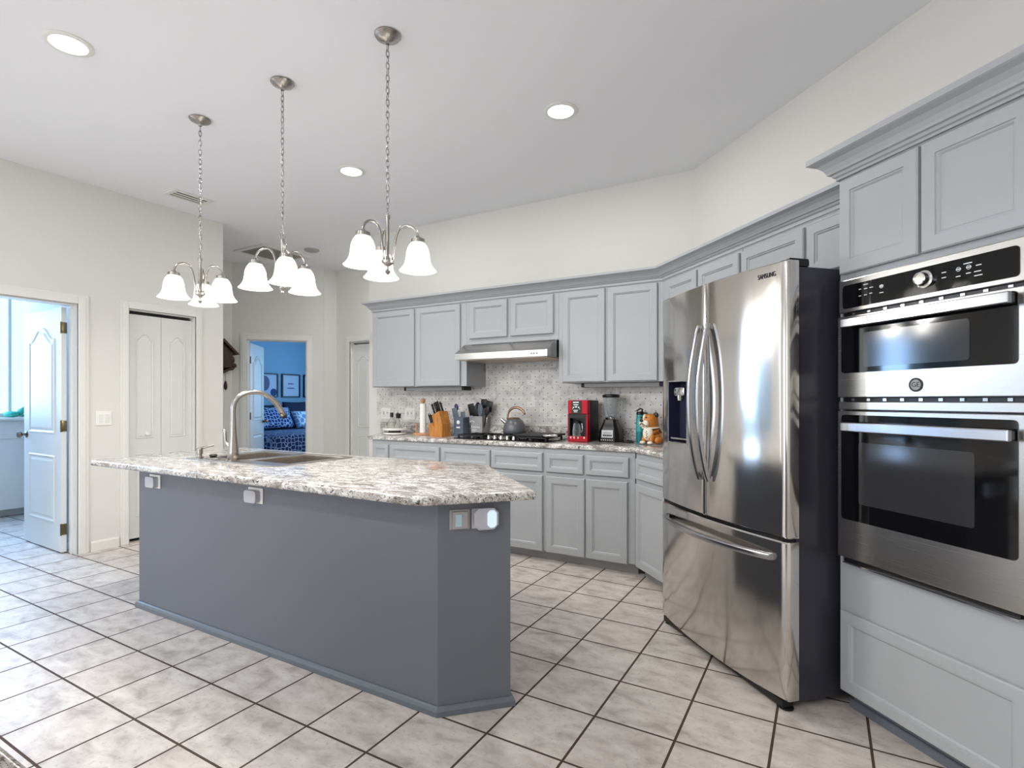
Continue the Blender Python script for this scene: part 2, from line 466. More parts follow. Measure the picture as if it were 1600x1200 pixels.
def thing(name, label, cat, loc=(0, 0, 0), rz=0.0, group=None):
    o = bpy.data.objects.new(name, None); o.empty_display_size = 0.1; COL.objects.link(o)
    o.location = loc; o.rotation_euler = (0, 0, rz)
    o['label'] = label; o['category'] = cat
    if group: o['group'] = group
    return o
def tag(o, label, cat, group=None):
    o['label'] = label; o['category'] = cat
    if group: o['group'] = group
    return o
def struct(o, label=None, cat=None):
    o['kind'] = 'structure'
    if label: o['label'] = label
    if cat: o['category'] = cat
    return o
def D(t, c, z=0.0): return ((t + c) * S2, (c - t) * S2, z)
RD = -PI / 4
def text(name, body, size, m, parent, loc, rot=(R90, 0, 0), ext=0.0006, width=None, bold=0.0):
    cu = bpy.data.curves.new(name, 'FONT'); cu.body = body; cu.size = size; cu.extrude = ext
    cu.align_x = 'CENTER'; cu.align_y = 'CENTER'; cu.offset = bold
    t = bpy.data.objects.new(name + '_curve', cu); COL.objects.link(t); cu.materials.append(m)
    bpy.context.view_layer.update()
    me = bpy.data.meshes.new_from_object(t.evaluated_get(bpy.context.evaluated_depsgraph_get()))
    bpy.data.objects.remove(t); bpy.data.curves.remove(cu); me.name = name
    o = bpy.data.objects.new(name, me); COL.objects.link(o)
    o.parent = parent; o.location = loc; o.rotation_euler = rot
    if width:
        bpy.context.view_layer.update(); w = o.dimensions.x
        if w > 0: o.scale.x = width / w
    return o

# ---------------------------------------------------------------- room shell
H = 3.06
struct(MB().box(-10.2, 3.0, -4.8, 9.0, -0.06, 0).build('floor', M['floor']), 'beige square ceramic floor tiles with dark grout', 'floor')
struct(MB().box(-10.2, 3.0, -4.8, 9.0, H, H + 0.06).build('ceiling', M['ceiling']), 'flat white painted ceiling', 'ceiling')
w = MB()
for (y0, y1, z0, z1) in ((-4.6, -2.7, 0, H), (-2.7, -1.3, 2.35, H), (-1.3, 0.40, 0, H), (0.40, 0.84, 0, 0.12), (0.40, 0.84, 2.32, H), (0.84, 1.25, 0, H), (1.25, 2.06, 2.05, H), (2.06, 2.43, 0, H), (2.43, 3.02, 2.07, H), (3.02, 3.30, 0, H)):
    w.box(-5.42, -5.30, y0, y1, z0, z1)
w.box(-6.80, -5.42, 3.18, 3.30, 0, H)
struct(w.build('wall_left', M['wall']), 'off-white left wall with laundry doorway and closet', 'wall')
struct(MB().box(-6.82, -6.70, 3.30, 4.295, 0, H).build('wall_recess', M['wall']), 'shaded narrow recess wall carrying the dark clock', 'wall')
# bedroom wall: diagonal, local x along (1,1), local y into bedroom
ORG = (-6.70, 4.295, 0)
def bedx(q): return q - (ORG[0] + ORG[1]) * S2
LB = (-5.9 + 5.095) * S2 - (ORG[0] + ORG[1]) * S2
bx0, bx1 = bedx(-1.525), bedx(-0.782)
w = MB(); w.box(0, bx0, 0, 0.11, 0, H); w.box(bx1, LB, 0, 0.11, 0, H); w.box(bx0, bx1, 0, 0.11, 2.06, H)
struct(w.build('wall_bedroom', M['wall'], loc=ORG, rot=(0, 0, PI / 4)), 'angled off-white wall with open bedroom doorway', 'wall')
struct(MB().box(-6.0, -5.9, 5.10, 8.4, 0, H).build('wall_niche', M['wall']), 'narrow shaded wall between bedroom and pantry doors', 'wall')
w = MB(); w.box(-5.9, -5.63, 5.32, 5.42, 0, H); w.box(-5.63, -4.80, 5.32, 5.42, 2.06, H); w.box(-4.80, -0.9, 5.32, 5.42, 0, H)
struct(w.build('wall_pantry', M['wall']), 'off-white wall behind the kitchen with pantry door', 'wall')
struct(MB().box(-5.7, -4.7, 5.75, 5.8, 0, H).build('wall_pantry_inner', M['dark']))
w = MB(); w.prism([(-4.325, 4.36), (-0.886, 4.36), (-0.80, 4.46), (-4.325, 4.46)], 0, H)
struct(w.build('wall_back', M['wall']), 'off-white back wall behind the cooktop run', 'wall')
a0, a1, b0, b1 = D(-3.709, 2.456), D(0.45, 2.456), D(-3.66, 2.56), D(0.45, 2.56)
w = MB(); w.prism([a0[:2], a1[:2], b1[:2], b0[:2]], 0, H)
struct(w.build('wall_diagonal', M['wall']), 'off-white angled wall behind the fridge and ovens', 'wall')
struct(MB().box(2.05, 2.15, -4.6, 1.42, 0, H).build('wall_right', M['wall']))
w = MB(); w.box(-5.42, -4.0, -4.62, -4.5, 0, H); w.box(-0.4, 2.15, -4.62, -4.5, 0, H); w.box(-4.0, -0.4, -4.62, -4.5, 0, 0.25); w.box(-4.0, -0.4, -4.62, -4.5, 2.45, H)
struct(w.build('wall_rear', M['wall']))
# laundry room shell
w = MB(); w.box(-7.88, -7.76, 0.0, 3.3, 0, 1.10); w.box(-7.88, -7.76, 0.0, 1.25, 1.10, H); w.box(-7.88, -7.76, 2.66, 3.3, 1.10, H); w.box(-7.88, -7.76, 1.25, 2.66, 2.5, H)
struct(w.build('wall_laundry_far', M['wall']), 'blue-lit far wall of the side room', 'wall')
struct(MB().box(-7.76, -5.42, 0.0, 0.1, 0, H).build('wall_laundry_side', M['wall']))
struct(MB().box(-6.73, -5.43, 2.19, 2.29, 0, H).build('wall_laundry_partition', M['wall']), 'lavender-lit wall edge behind the open door', 'wall')
# closet interior
struct(MB().box(-6.1, -5.45, 2.36, 2.40, 0, H).box(-6.1, -5.45, 3.06, 3.10, 0, H).box(-6.14, -6.1, 2.36, 3.1, 0, H).build('wall_closet', M['dark']))
# bedroom shell
w = MB(); w.box(-9.75, -9.62, 4.0, 8.5, 0, H)
struct(w.build('wall_headboard', M['bedwall']), 'blue bedroom wall with three framed prints', 'wall')
struct(MB().box(-9.7, -5.9, 8.3, 8.4, 0, H).build('wall_bedroom_far', M['bedwall']))
struct(MB().box(-9.7, -6.82, 4.0, 4.1, 0, H).build('wall_bedroom_near', M['bedwall']))

# baseboards
bbp = [(0, 0), (0.014, 0), (0.014, 0.07), (0.008, 0.085), (0, 0.085)]
struct(MB().sweep([(-5.299, 2.15), (-5.299, 2.36)], bbp, 1).build('baseboard_left', M['trim']), 'white baseboard between the two left doorways', 'baseboard')
struct(MB().sweep([(-5.299, 3.10), (-5.299, 3.30), (-6.69, 3.301)], bbp, 1).build('baseboard_corner', M['trim']))
struct(MB().sweep([(-6.72, 2.188), (-6.1, 2.188)], bbp, 1).build('baseboard_laundry', M['trim']))
struct(MB().sweep([(-7.758, 3.2), (-7.758, 0.1)], bbp, -1).build('baseboard_far', M['trim']))

# door casings: local x along wall, local y into wall (front at 0)
def casing(name, x0, x1, ztop, loc, rz, wd=0.075, depth=0.12, label=None):
    b = MB()
    for (p, q) in ((0.0, 0.016), (0.022, 0.022)):
        wd2 = wd - p
        b.box(x0 - wd2, x0, -q, -0.0005, 0, ztop + wd2, 0.003); b.box(x1, x1 + wd2, -q, -0.0005, 0, ztop + wd2, 0.003); b.box(x0, x1, -q, -0.0005, ztop, ztop + wd2, 0.003)
    # jamb lining
    b.box(x0, x0 + 0.012, 0, depth, 0, ztop); b.box(x1 - 0.012, x1, 0, depth, 0, ztop); b.box(x0 + 0.012, x1 - 0.012, 0, depth, ztop - 0.012, ztop)
    b.box(x0 + 0.012, x0 + 0.022, depth * 0.45, depth * 0.62, 0, ztop - 0.012); b.box(x1 - 0.022, x1 - 0.012, depth * 0.45, depth * 0.62, 0, ztop - 0.012)
    o = b.build(name, M['trim'], loc=loc, rot=(0, 0, rz))
    return struct(o, label, 'door frame')
casing('trim_1', 1.25, 2.06, 2.05, (-5.30, 0, 0), R90, label='white door casing around the blue-lit side room doorway')
casing('trim_2', 2.43, 3.02, 2.07, (-5.30, 0, 0), R90, wd=0.06, label='white casing around the narrow bifold closet')
casing('trim_3', bx0, bx1, 2.06, ORG, PI / 4, wd=0.075, depth=0.11, label='white casing around the bedroom doorway')
casing('trim_4', -5.63, -4.80, 2.06, (0, 5.32, 0), 0, wd=0.075, depth=0.1, label='white casing of the pantry door by the kitchen wall')

# moulded door leaf: local x from 0..wd, y from 0 (front) to th, z from z0
def arch_poly(x0, x1, z0, z1, rise):
    pts = [(x0, z0), (x1, z0)]
    if rise <= 0: return pts + [(x1, z1), (x0, z1)]
    n = 20; sp = z1 - rise
    for k in range(n + 1):
        u = k / n; f = 0.5 + 0.5 * math.cos(PI * min(1.0, max(0.0, abs(2 * u - 1) - 0.14) / 0.72))
        pts.append((x1 + (x0 - x1) * u, sp + rise * f))
    return pts
def door_leaf(b, wd, z0, z1, th, panels, both=True):
    b.box(0, wd, 0, th, z0, z1, 0.002)
    for (x0, x1, p0, p1, rise) in panels:
        pl = arch_poly(x0, x1, p0, p1, rise); kk = min(1.0, max(0.42, (x1 - x0) / 0.36))
        for (yf, sg) in (((0, -1), (th, 1)) if both else ((0, -1),)):
            lv = [(0.0, -0.0005), (0.006, 0.007), (0.013, 0.007), (0.024, 0.0008), (0.034, 0.0008), (0.052, 0.006)]
            loops = [[(x, yf + sg * h, z) for x, z in offset_poly(pl, d * kk)] for d, h in lv]
            b.rings(loops, True, True)

# door_1: side-room door swung open, hinged at the right jamb
d1 = thing('door_1', 'white two-panel door standing open into the blue-lit side room', 'door', (-5.425, 2.035, 0), PI - math.radians(1.5)); d1['kind'] = 'structure'
b = MB(); door_leaf(b, 0.80, 0.012, 2.03, 0.036, [(0.13, 0.67, 0.98, 1.88, 0.10), (0.13, 0.67, 0.24, 0.80, 0.0)])
b.build('door_leaf', M['door'], d1)
for z in (0.20, 1.05, 1.86):
    h = MB(); h.box(-0.004, -0.0005, -0.002, 0.034, z - 0.045, z + 0.045, 0.001); h.cyl((-0.004, 0.040, z - 0.048), (-0.004, 0.040, z + 0.048), 0.006, 10)
    h.build('hinge', M['brass'], d1, 40)
k = MB()
kr = Matrix.Rotation(-R90, 4, 'X')
k.lathe([(0.03, 0), (0.03, 0.004), (0.011, 0.010), (0.011, 0.03), (0.024, 0.038), (0.030, 0.05), (0.026, 0.064), (0.0, 0.070)], 20, (0.735, 0.037, 0.96), kr)
k.lathe([(0.03, 0), (0.03, 0.004), (0.011, 0.010), (0.011, 0.03), (0.024, 0.038), (0.030, 0.05), (0.026, 0.064), (0.0, 0.070)], 20, (0.735, -0.001, 0.96), Matrix.Rotation(R90, 4, 'X'))
k.build('door_knob', M['bronze'], d1, 40)

def bifold(name, x0, x1, z0, z1, loc, rz, label, knob=True):
    d = thing(name, label, 'door', loc, rz); d['kind'] = 'structure'
    mid = (x0 + x1) / 2
    for (p, q) in ((x0, mid - 0.0015), (mid + 0.0015, x1)):
        b = MB(); wd = q - p; mg = wd * 0.24
        door_leaf(b, wd, z0, z1, 0.028, [(mg, wd - mg, 0.92 if wd < 0.33 else 0.9, 1.86, 0.045), (mg, wd - mg, 0.22, 0.78, 0.0)], False)
        o = b.build('door_leaf', M['door'], d); o.location = (p, 0.035, 0)
    if knob:
        kk = MB(); kk.lathe([(0.014, 0), (0.008, 0.006), (0.008, 0.012), (0.017, 0.02), (0.016, 0.028), (0.0, 0.032)], 16, (x0 + (mid - x0) * 0.55, 0.0335, 0.96), Matrix.Rotation(R90, 4, 'X'))
        kk.build('door_knob', M['white'], d, 40)
    r = MB(); r.box(x0 + 0.012, x1 - 0.012, 0.04, 0.06, z1 + 0.006, z1 + 0.016); r.build('track', M['cabdark'], d)
    return d
bifold('door_2', 2.444, 3.006, 0.03, 2.030, (-5.30, 0, 0), R90, 'narrow white bifold closet door on the left wall')
bifold('door_4', -5.616, -4.814, 0.02, 2.022, (0, 5.32, 0), 0, 'white bifold pantry door half hidden behind the kitchen wall', False)

# door_3: bedroom door, hinged at left jamb and swung inwards
d3 = thing('door_3', 'white bedroom door standing open, blue-lit, hinged at left', 'door', (ORG[0] + (bx0 + 0.020) * S2 - 0.118 * S2, ORG[1] + (bx0 + 0.020) * S2 + 0.118 * S2, 0), PI / 4 + math.radians(86)); d3['kind'] = 'structure'
b = MB(); door_leaf(b, 0.70, 0.012, 2.03, 0.036, [(0.12, 0.58, 0.98, 1.88, 0.10), (0.12, 0.58, 0.24, 0.80, 0.0)])
b.build('door_leaf', M['door'], d3)
k = MB()
k.lathe([(0.03, 0), (0.03, 0.004), (0.011, 0.010), (0.011, 0.03), (0.024, 0.038), (0.030, 0.05), (0.026, 0.064), (0.0, 0.070)], 20, (0.645, -0.001, 0.96), Matrix.Rotation(R90, 4, 'X'))
k.build('door_knob', M['brass'], d3, 40)
for z in (1.05, 1.80):
    h = MB(); h.box(-0.004, -0.0005, -0.002, 0.034, z - 0.045, z + 0.045, 0.001); h.cyl((-0.004, -0.006, z - 0.048), (-0.004, -0.006, z + 0.048), 0.006, 10)
    h.build('hinge', M['brass'], d3, 40)

# windows (openings behind the viewer) with frames
def window(name, x0, x1, z0, z1, loc, rz, nx, nz, label=None):
    b = MB(); t = 0.05
    b.box(x0, x1, 0.02, 0.09, z0, z0 + t); b.box(x0, x1, 0.02, 0.09, z1 - t, z1); b.box(x0, x0 + t, 0.02, 0.09, z0 + t, z1 - t); b.box(x1 - t, x1, 0.02, 0.09, z0 + t, z1 - t)
    for i in range(1, nx):
        x = x0 + (x1 - x0) * i / nx; b.box(x - 0.03, x + 0.03, 0.03, 0.08, z0 + t, z1 - t)
    for i in range(1, nz):
        z = z0 + (z1 - z0) * i / nz; b.box(x0 + t, x1 - t, 0.035, 0.075, z - 0.02, z + 0.02)
    return struct(b.build(name, M['trim'], loc=loc, rot=(0, 0, rz)), label, 'window')
window('window_1', 0.4, 4.0, 0.25, 2.45, (0, -4.5, 0), PI, 3, 1)
window('window_2', -2.7, -1.3, 0.0, 2.35, (-5.30, 0, 0), R90, 2, 1)
window('window_4', 0.40, 0.84, 0.12, 2.32, (-5.30, 0, 0), R90, 1, 1)
# lit sheer window of the side room
w3 = thing('window_3', 'bright cyan sheer-covered window in the side room', 'window', (-7.76, 0, 0), R90); w3['kind'] = 'structure'
b = MB(); b.box(1.25, 2.66, 0.03, 0.05, 1.10, 2.5); b.build('window_pane', M['windowlit'], w3)
b = MB()
for (p, q, zz0, zz1) in ((1.25, 1.30, 1.1, 2.5), (2.61, 2.66, 1.1, 2.5), (1.30, 2.61, 1.1, 1.12), (1.30, 2.61, 2.46, 2.5), (2.385, 2.41, 1.12, 2.46)):
    b.box(p, q, 0.0, 0.03, zz0, zz1)
b.build('window_frame', M['trim'], w3)
# ledge and panel under it
b = MB(); b.box(-7.755, -7.55, 0.6, 3.0, 1.045, 1.075, 0.006); b.box(-7.755, -7.60, 0.6, 3.0, 0.09, 1.045); b.box(-7.60, -7.588, 0.6, 3.0, 0.85, 0.88, 0.003)
struct(b.build('trim_5', M['trim']), 'white ledge under the cyan window in the side room', 'ledge')
# teal figurine on ledge
fg = thing('teal_figurine', 'small teal figure lying on the white ledge in the side room', 'figurine', (-7.63, 2.42, 1.076))
b = MB(); b.sphere((0, -0.05, 0.035), 0.05, 0.07, 0.035); b.sphere((0, 0.03, 0.065), 0.032); b.build('body', M['teal'], fg, 180)
b = MB(); b.tube([(0, 0.0, 0.05), (0, 0.05, 0.10), (0, 0.10, 0.12)], 0.014); b.sphere((0, 0.11, 0.12), 0.02); b.tube([(0, 0.02, 0.03), (0, 0.07, 0.012)], 0.013); b.build('arm', M['teal'], fg, 180)

# picture on the partition, seen edge-on beside the door
pf = thing('picture_frame', 'black picture frame on the lavender wall beside the open door', 'picture', (-6.66, 2.188, 1.52))
MB().box(-0.02, 0.20, -0.02, -0.001, -0.16, 0.16, 0.003).build('frame', M['frame'], pf)
MB().box(0.0, 0.18, -0.0225, -0.0205, -0.14, 0.14).build('print', M['paper'], pf)

# light switch between the doors
sw = thing('light_switch', 'white double rocker switch plate between the left doors', 'switch', (-5.299, 2.246, 1.11), R90)
MB().box(-0.058, 0.058, -0.007, 0, -0.060, 0.060, 0.003).build('cover_plate', M['white'], sw)
for x in (-0.023, 0.023):
    MB().box(x - 0.016, x + 0.016, -0.011, -0.0071, -0.034, 0.034, 0.002).build('rocker', M['trim'], sw)

# carved clock on recess wall (local x along +Y)
ck = thing('wall_clock', 'dark carved wooden gable-roofed clock beside the bedroom doorway', 'clock', (-6.699, 4.10, 1.80), R90)
b = MB(); ROT = Matrix.Rotation(R90, 4, 'X')
b.prism([(-0.21, 0.05), (0, 0.24), (0.21, 0.05), (0.175, 0.045), (0, 0.20), (-0.175, 0.045)], 0, 0.15, ROT)
b.build('roof', M['clock'], ck)
b = MB(); b.prism([(-0.12, -0.12), (0.12, -0.12), (0.13, 0.03), (0.145, 0.06), (0, 0.195), (-0.145, 0.06), (-0.13, 0.03)], 0.0, 0.11, ROT)
for sx in (-1, 1):
    b.sphere((sx * 0.13, -0.10, -0.02), 0.035, 0.02, 0.045); b.sphere((sx * 0.17, -0.08, -0.09), 0.035, 0.02, 0.03); b.sphere((sx * 0.12, -0.08, -0.13), 0.05, 0.02, 0.025)
b.prism([(-0.17, -0.10), (0, -0.16), (0.17, -0.10), (0.15, -0.13), (0.0, -0.20), (-0.15, -0.13)], 0, 0.12, ROT)
b.build('case', M['clock'], ck)
b = MB(); b.lathe([(0.07, 0), (0.07, 0.006), (0, 0.008)], 28, (0, -0.111, 0.03), Matrix.Rotation(R90, 4, 'X')); b.build('dial', M['clock'], ck, 40)
for sx in (-0.05, 0.075):
    b = MB(); b.cyl((sx, -0.05, -0.29), (sx, -0.05, -0.125), 0.002, 6); b.lathe([(0, 0), (0.018, 0.02), (0.022, 0.06), (0.012, 0.11), (0, 0.125)], 14, (sx, -0.05, -0.41)); b.build('weight', M['clock'], ck, 60)

# ceiling fixtures
v = thing('ceiling_vent', 'white slotted air register in ceiling near the left wall', 'vent', (-4.87, 2.72, H))
b = MB(); b.box(-0.10, -0.065, -0.17, 0.17, -0.010, -0.0005, 0.002); b.box(0.065, 0.10, -0.17, 0.17, -0.010, -0.0005, 0.002); b.box(-0.065, 0.065, -0.17, -0.135, -0.010, -0.0005, 0.002); b.box(-0.065, 0.065, 0.135, 0.17, -0.010, -0.0005, 0.002)
b.build('frame', M['trim'], v)
MB().box(-0.065, 0.065, -0.135, 0.135, -0.003, -0.0008).build('duct', M['dark'], v)
b = MB()
for x in (-0.025, 0.025): b.box(x - 0.011, x + 0.011, -0.135, 0.135, -0.010, -0.005)
b.build('louvers', M['trim'], v)
v = thing('return_air_grille', 'large square grey return grille in ceiling by the recess', 'vent', (-5.86, 4.28, H))
b = MB()
for (p, q, r, t) in ((-0.28, -0.23, -0.33, 0.33), (0.23, 0.28, -0.33, 0.33), (-0.23, 0.23, -0.33, -0.28), (-0.23, 0.23, 0.28, 0.33)): b.box(p, q, r, t, -0.014, -0.0005, 0.002)
b.build('frame', M['trim'], v)
b = MB(); b.box(-0.23, 0.23, -0.28, 0.28, -0.004, -0.001)
for i in range(20): y = -0.27 + i * 0.0284; b.box(-0.23, 0.23, y - 0.004, y + 0.004, -0.010, -0.004)
b.build('grille', M['grille'], v)
for (x, y, lab) in ((-5.30, 4.40, 'small round white ceiling disc right of the return grille'),):
    o = MB().lathe([(0.085, -0.0005), (0.085, -0.012), (0.07, -0.022), (0, -0.026)], 28, (0, 0, 0)).build('smoke_detector', M['grille'], None, 40, loc=(x, y, H))
    tag(o, lab, 'detector')

def downlight(x, y, label):
    d = thing('recessed_light', label, 'ceiling light', (x, y, H), 0, 'recessed ceiling lights')
    b = MB(); b.lathe([(0.105, -0.0005), (0.105, -0.004), (0.098, -0.009), (0.080, -0.009), (0.078, -0.004), (0.078, -0.0005)], 40); b.build('trim_ring', M['trim'], d, 40)
    b = MB(); b.lathe([(0.0785, -0.001), (0.0785, -0.005), (0.05, -0.0065), (0, -0.0075)], 40); b.build('lens', M['lens'], d, 60)
    area('downlight_lamp', (x, y, H - 0.012), (0, 0, 0), 0.15, 0.15, CAN_W, (1.0, 0.985, 0.96), 'DISK')
downlight(-3.297, 1.244, 'round recessed ceiling light nearest the upper left corner')
downlight(-3.211, 3.044, 'round recessed ceiling light between two pendant chains')
downlight(-1.418, 3.060, 'round recessed ceiling light right of the pendants, nearest the angled wall')
for (x, y) in ((-1.418, -0.75), (-3.30, -0.75), (0.45, -0.75), (-1.418, -2.6), (-3.30, -2.6), (0.45, -2.6), (-4.3, 4.88)):  # unseen lamps added to light the room, the last to brighten the hall
    downlight(x, y, 'unseen recessed ceiling light added for more light')

# ---------------------------------------------------------------- pendants
def bez(p0, p1, p2, p3, n=14):
    p0, p1, p2, p3 = map(Vector, (p0, p1, p2, p3))
    return [p0 * (1 - t) ** 3 + p1 * 3 * t * (1 - t) ** 2 + p2 * 3 * t * t * (1 - t) + p3 * t ** 3 for t in [i / n for i in range(n + 1)]]
def make_pendant():
    p = thing('pendant_chandelier', 'x', 'pendant light', (0, 0, 0), 0, 'three-shade pendant chandeliers over the island')
    b = MB(); b.lathe([(0.062, -0.0008), (0.064, -0.006), (0.058, -0.014), (0.022, -0.030), (0.012, -0.034), (0.010, -0.046), (0, -0.048)], 32); b.build('canopy', M['nickel'], p, 50)
    ztop, zring, ztube, zhub = -0.048, -0.86, -0.89, -1.105
    b = MB(); n = 27; L = (ztop - zring) / n
    for i in range(n):
        zc = ztop - L * (i + 0.5); a = (i % 2) * R90 + 0.3; h = L * 0.66; wd = 0.0085
        pts = []
        for k in range(12):
            th = 2 * PI * k / 12
            pts.append((wd * math.cos(th) * math.cos(a), wd * math.cos(th) * math.sin(a), zc + h * math.sin(th)))
        b.tube(pts, 0.0024, 6, True)
    b.build('chain', M['nickel'], p, 180)
    MB().tube([(0.004 * math.cos(i * 0.9), 0.004 * math.sin(i * 0.9), ztop - i * (ztop - zring) / 20) for i in range(21)], 0.0016, 6).build('cord', M['white'], p, 180)
    b = MB(); b.tube([(0.018 * math.cos(2 * PI * k / 16), 0, zring - 0.012 + 0.018 * math.sin(2 * PI * k / 16)) for k in range(16)], 0.003, 8, True); b.build('loop', M['nickel'], p, 180)
    b = MB(); b.lathe([(0, ztube + 0.008), (0.012, ztube + 0.004), (0.013, ztube - 0.012), (0.0085, ztube - 0.02), (0.0085, zhub + 0.02), (0.012, zhub + 0.014), (0.016, zhub), (0.03, zhub - 0.006), (0.03, zhub - 0.018), (0.014, zhub - 0.03), (0.010, zhub - 0.05), (0.016, zhub - 0.058), (0.012, zhub - 0.066), (0.005, zhub - 0.074), (0.006, zhub - 0.082), (0, zhub - 0.088)], 24); b.build('stem', M['nickel'], p, 50)
    R = 0.152
    for k in range(3):
        a = 2 * PI * k / 3; ca, sa = math.cos(a), math.sin(a)
        def q(r, z): return (r * ca, r * sa, z)
        pts = bez(q(0.024, zhub - 0.008), q(0.042, zhub + 0.13), q(0.05, zhub + 0.165), q(0.092, zhub + 0.165), 10) + bez(q(0.092, zhub + 0.165), q(0.135, zhub + 0.165), q(R, zhub + 0.13), q(R, zhub + 0.098), 10)[1:]
        ar = MB(); ar.tube(pts, 0.0062, 10, up=(-sa, ca, 0)); arm = ar.build('arm', M['nickel'], p, 180)
        zt = zhub + 0.10
        s = MB(); s.lathe([(0.008, zt + 0.012), (0.014, zt + 0.006), (0.018, zt), (0.033, zt - 0.004), (0.034, zt - 0.022), (0.030, zt - 0.024), (0, zt - 0.024)], 20, q(R, 0)); s.build('socket_cap', M['nickel'], arm, 45)
        sh = MB(); zs = zt - 0.020
        prof = [(0.029, zs), (0.036, zs - 0.006), (0.047, zs - 0.022), (0.055, zs - 0.045), (0.0585, zs - 0.075), (0.062, zs - 0.098), (0.071, zs - 0.118), (0.083, zs - 0.132), (0.090, zs - 0.139)]
        inner = [(r - 0.004, z - 0.001) for r, z in reversed(prof)]
        sh.lathe(prof + inner, 36, q(R, 0), None, False); sh.build('glass_shade', M['shade'], p, 180)
        bl = MB(); bl.sphere((R * ca, R * sa, zs - 0.07), 0.024, 0.024, 0.032, 14, 10); bl.build('bulb', M['lens'], p, 180)
    return p
def copy_tree(o, parent=None):
    c = o.copy(); COL.objects.link(c)
    if parent: c.parent = parent
    for ch in list(o.children): copy_tree(ch, c)
    return c
pend0 = make_pendant()
PEND = [((-3.456, 2.0, H), 142, 'farthest left nickel three-shade pendant, over the faucet end of the island'),
        ((-2.652, 2.0, H), 90, 'middle nickel three-shade pendant, over the sink end of the island'),
        ((-1.861, 2.0, H), 145, 'rightmost nickel three-shade pendant, over the pointed end of the island')]
for i, (loc, ang, lab) in enumerate(PEND):
    o = pend0 if i == 0 else copy_tree(pend0)
    o.location = loc; o.rotation_euler = (0, 0, math.radians(ang)); o['label'] = lab
    for k in range(3):
        a = math.radians(ang) + 2 * PI * k / 3
        l = bpy.data.lights.new('pendant_bulb', 'POINT'); l.energy = PEND_W; l.shadow_soft_size = 0.03; l.color = (1.0, 0.97, 0.92)
        lo = bpy.data.objects.new('pendant_bulb', l); lo.location = (loc[0] + 0.152 * math.cos(a), loc[1] + 0.152 * math.sin(a), H - 1.105 + 0.10 - 0.02 - 0.125); COL.objects.link(lo)

# ---------------------------------------------------------------- cabinets
def panel_front(b, x0, x1, z0, z1, t=0.02, st=0.05):
    """framed front, face towards -y, back at y=-0.001"""
    def rect(i, y): return [(x0 + i, y, z0 + i), (x1 - i, y, z0 + i), (x1 - i, y, z1 - i), (x0 + i, y, z1 - i)]
    L = [(0, -0.001), (0, -t + 0.005), (0.005, -t), (st, -t), (st + 0.002, -t + 0.0045), (st + 0.007, -t + 0.0045), (st + 0.012, -t + 0.009), (st + 0.013, -t + 0.0105)]
    b.rings([rect(i, y) for i, y in L])
def cab_front(kind, x0, x1, z0, z1, parent, st=0.05):
    b = MB(); panel_front(b, x0, x1, z0, z1, 0.02, st)
    return b.build(kind, M['cab'], parent)
def wall_cab(name, w, z0, z1, depth, doors, loc, rz, label, bottom_gap=0.0):
    c = thing(name, label, 'cabinet', loc, rz, 'grey wall cabinets')
    MB().box(0.0005, w - 0.0005, 0, depth, z0, z1, 0.0015, 1).build('cabinet_body', M['cab'], c)
    for (x0, x1, a, bb) in doors: cab_front('door', x0, x1, a, bb, c)
    return c
UY, UZ0, UZ1 = 4.03, 1.392, 2.15
X0 = -3.955
wall_cab('wall_cabinet', 1.155, UZ0, UZ1, 0.328, [(0.03, 0.555, 1.396, 2.138), (0.583, 1.092, 1.396, 2.138)], (X0, UY, 0), 0, 'tall grey two-door wall cabinet at the left end, left of the range hood')
wall_cab('wall_cabinet', 0.915, 1.76, UZ1, 0.328, [(0.041, 0.432, 1.812, 2.138), (0.467, 0.872, 1.812, 2.138)], (-2.80, UY, 0), 0, 'short grey two-door wall cabinet directly above the range hood')
wall_cab('wall_cabinet', 0.853, UZ0 + 0.012, UZ1, 0.328, [(0.04, 0.402, 1.41, 2.138), (0.423, 0.811, 1.41, 2.138)], (-1.885, UY, 0), 0, 'grey two-door wall cabinet right of the hood, above the red coffee maker')
UC = 2.115
tj = (UC - UY / S2 * 1.0)  # t of the junction on the plane c=UC : y=(c-t)s -> t=c-y/s
tj = UC - UY / S2
wall_cab('wall_cabinet', -3.127 - tj - 0.004, UZ0, UZ1, 0.328, [(-3.512 - tj - 0.004, -3.137 - tj - 0.004, 1.40, 2.125)], D(tj + 0.004, UC), RD, 'grey angled single-door wall cabinet right at the inside corner')
wall_cab('wall_cabinet', 0.425, 1.86, UZ1, 0.328, [(0.010, 0.412, 1.875, 2.125)], D(-3.126, UC), RD, 'grey angled single-door wall cabinet over the left edge of the fridge')
wall_cab('wall_cabinet', 0.895, 1.86, UZ1, 0.328, [(0.006, 0.47, 1.875, 2.125), (0.489, 0.885, 1.875, 2.125)], D(-2.698, UC), RD, 'grey angled two-door wall cabinet above the right half of the fridge')

# crown along the low wall cabinets
CR = [(0.0, 2.1505), (0.010, 2.1505), (0.010, 2.168), (0.018, 2.172), (0.022, 2.182), (0.030, 2.184), (0.032, 2.192), (0.040, 2.206), (0.055, 2.219), (0.074, 2.226), (0.078, 2.228), (0.078, 2.246), (0.0, 2.246)]
b = MB(); b.sweep([(X0, 4.358), (X0, UY), ((UC * math.sqrt(2) - UY), UY), D(-1.803, UC)[:2]], [(a - 0.0, z) for a, z in CR], 1)
cr = b.build('crown_molding', M['cab']); tag(cr, 'grey stepped crown molding along the tops of the lower wall cabinets', 'crown molding')

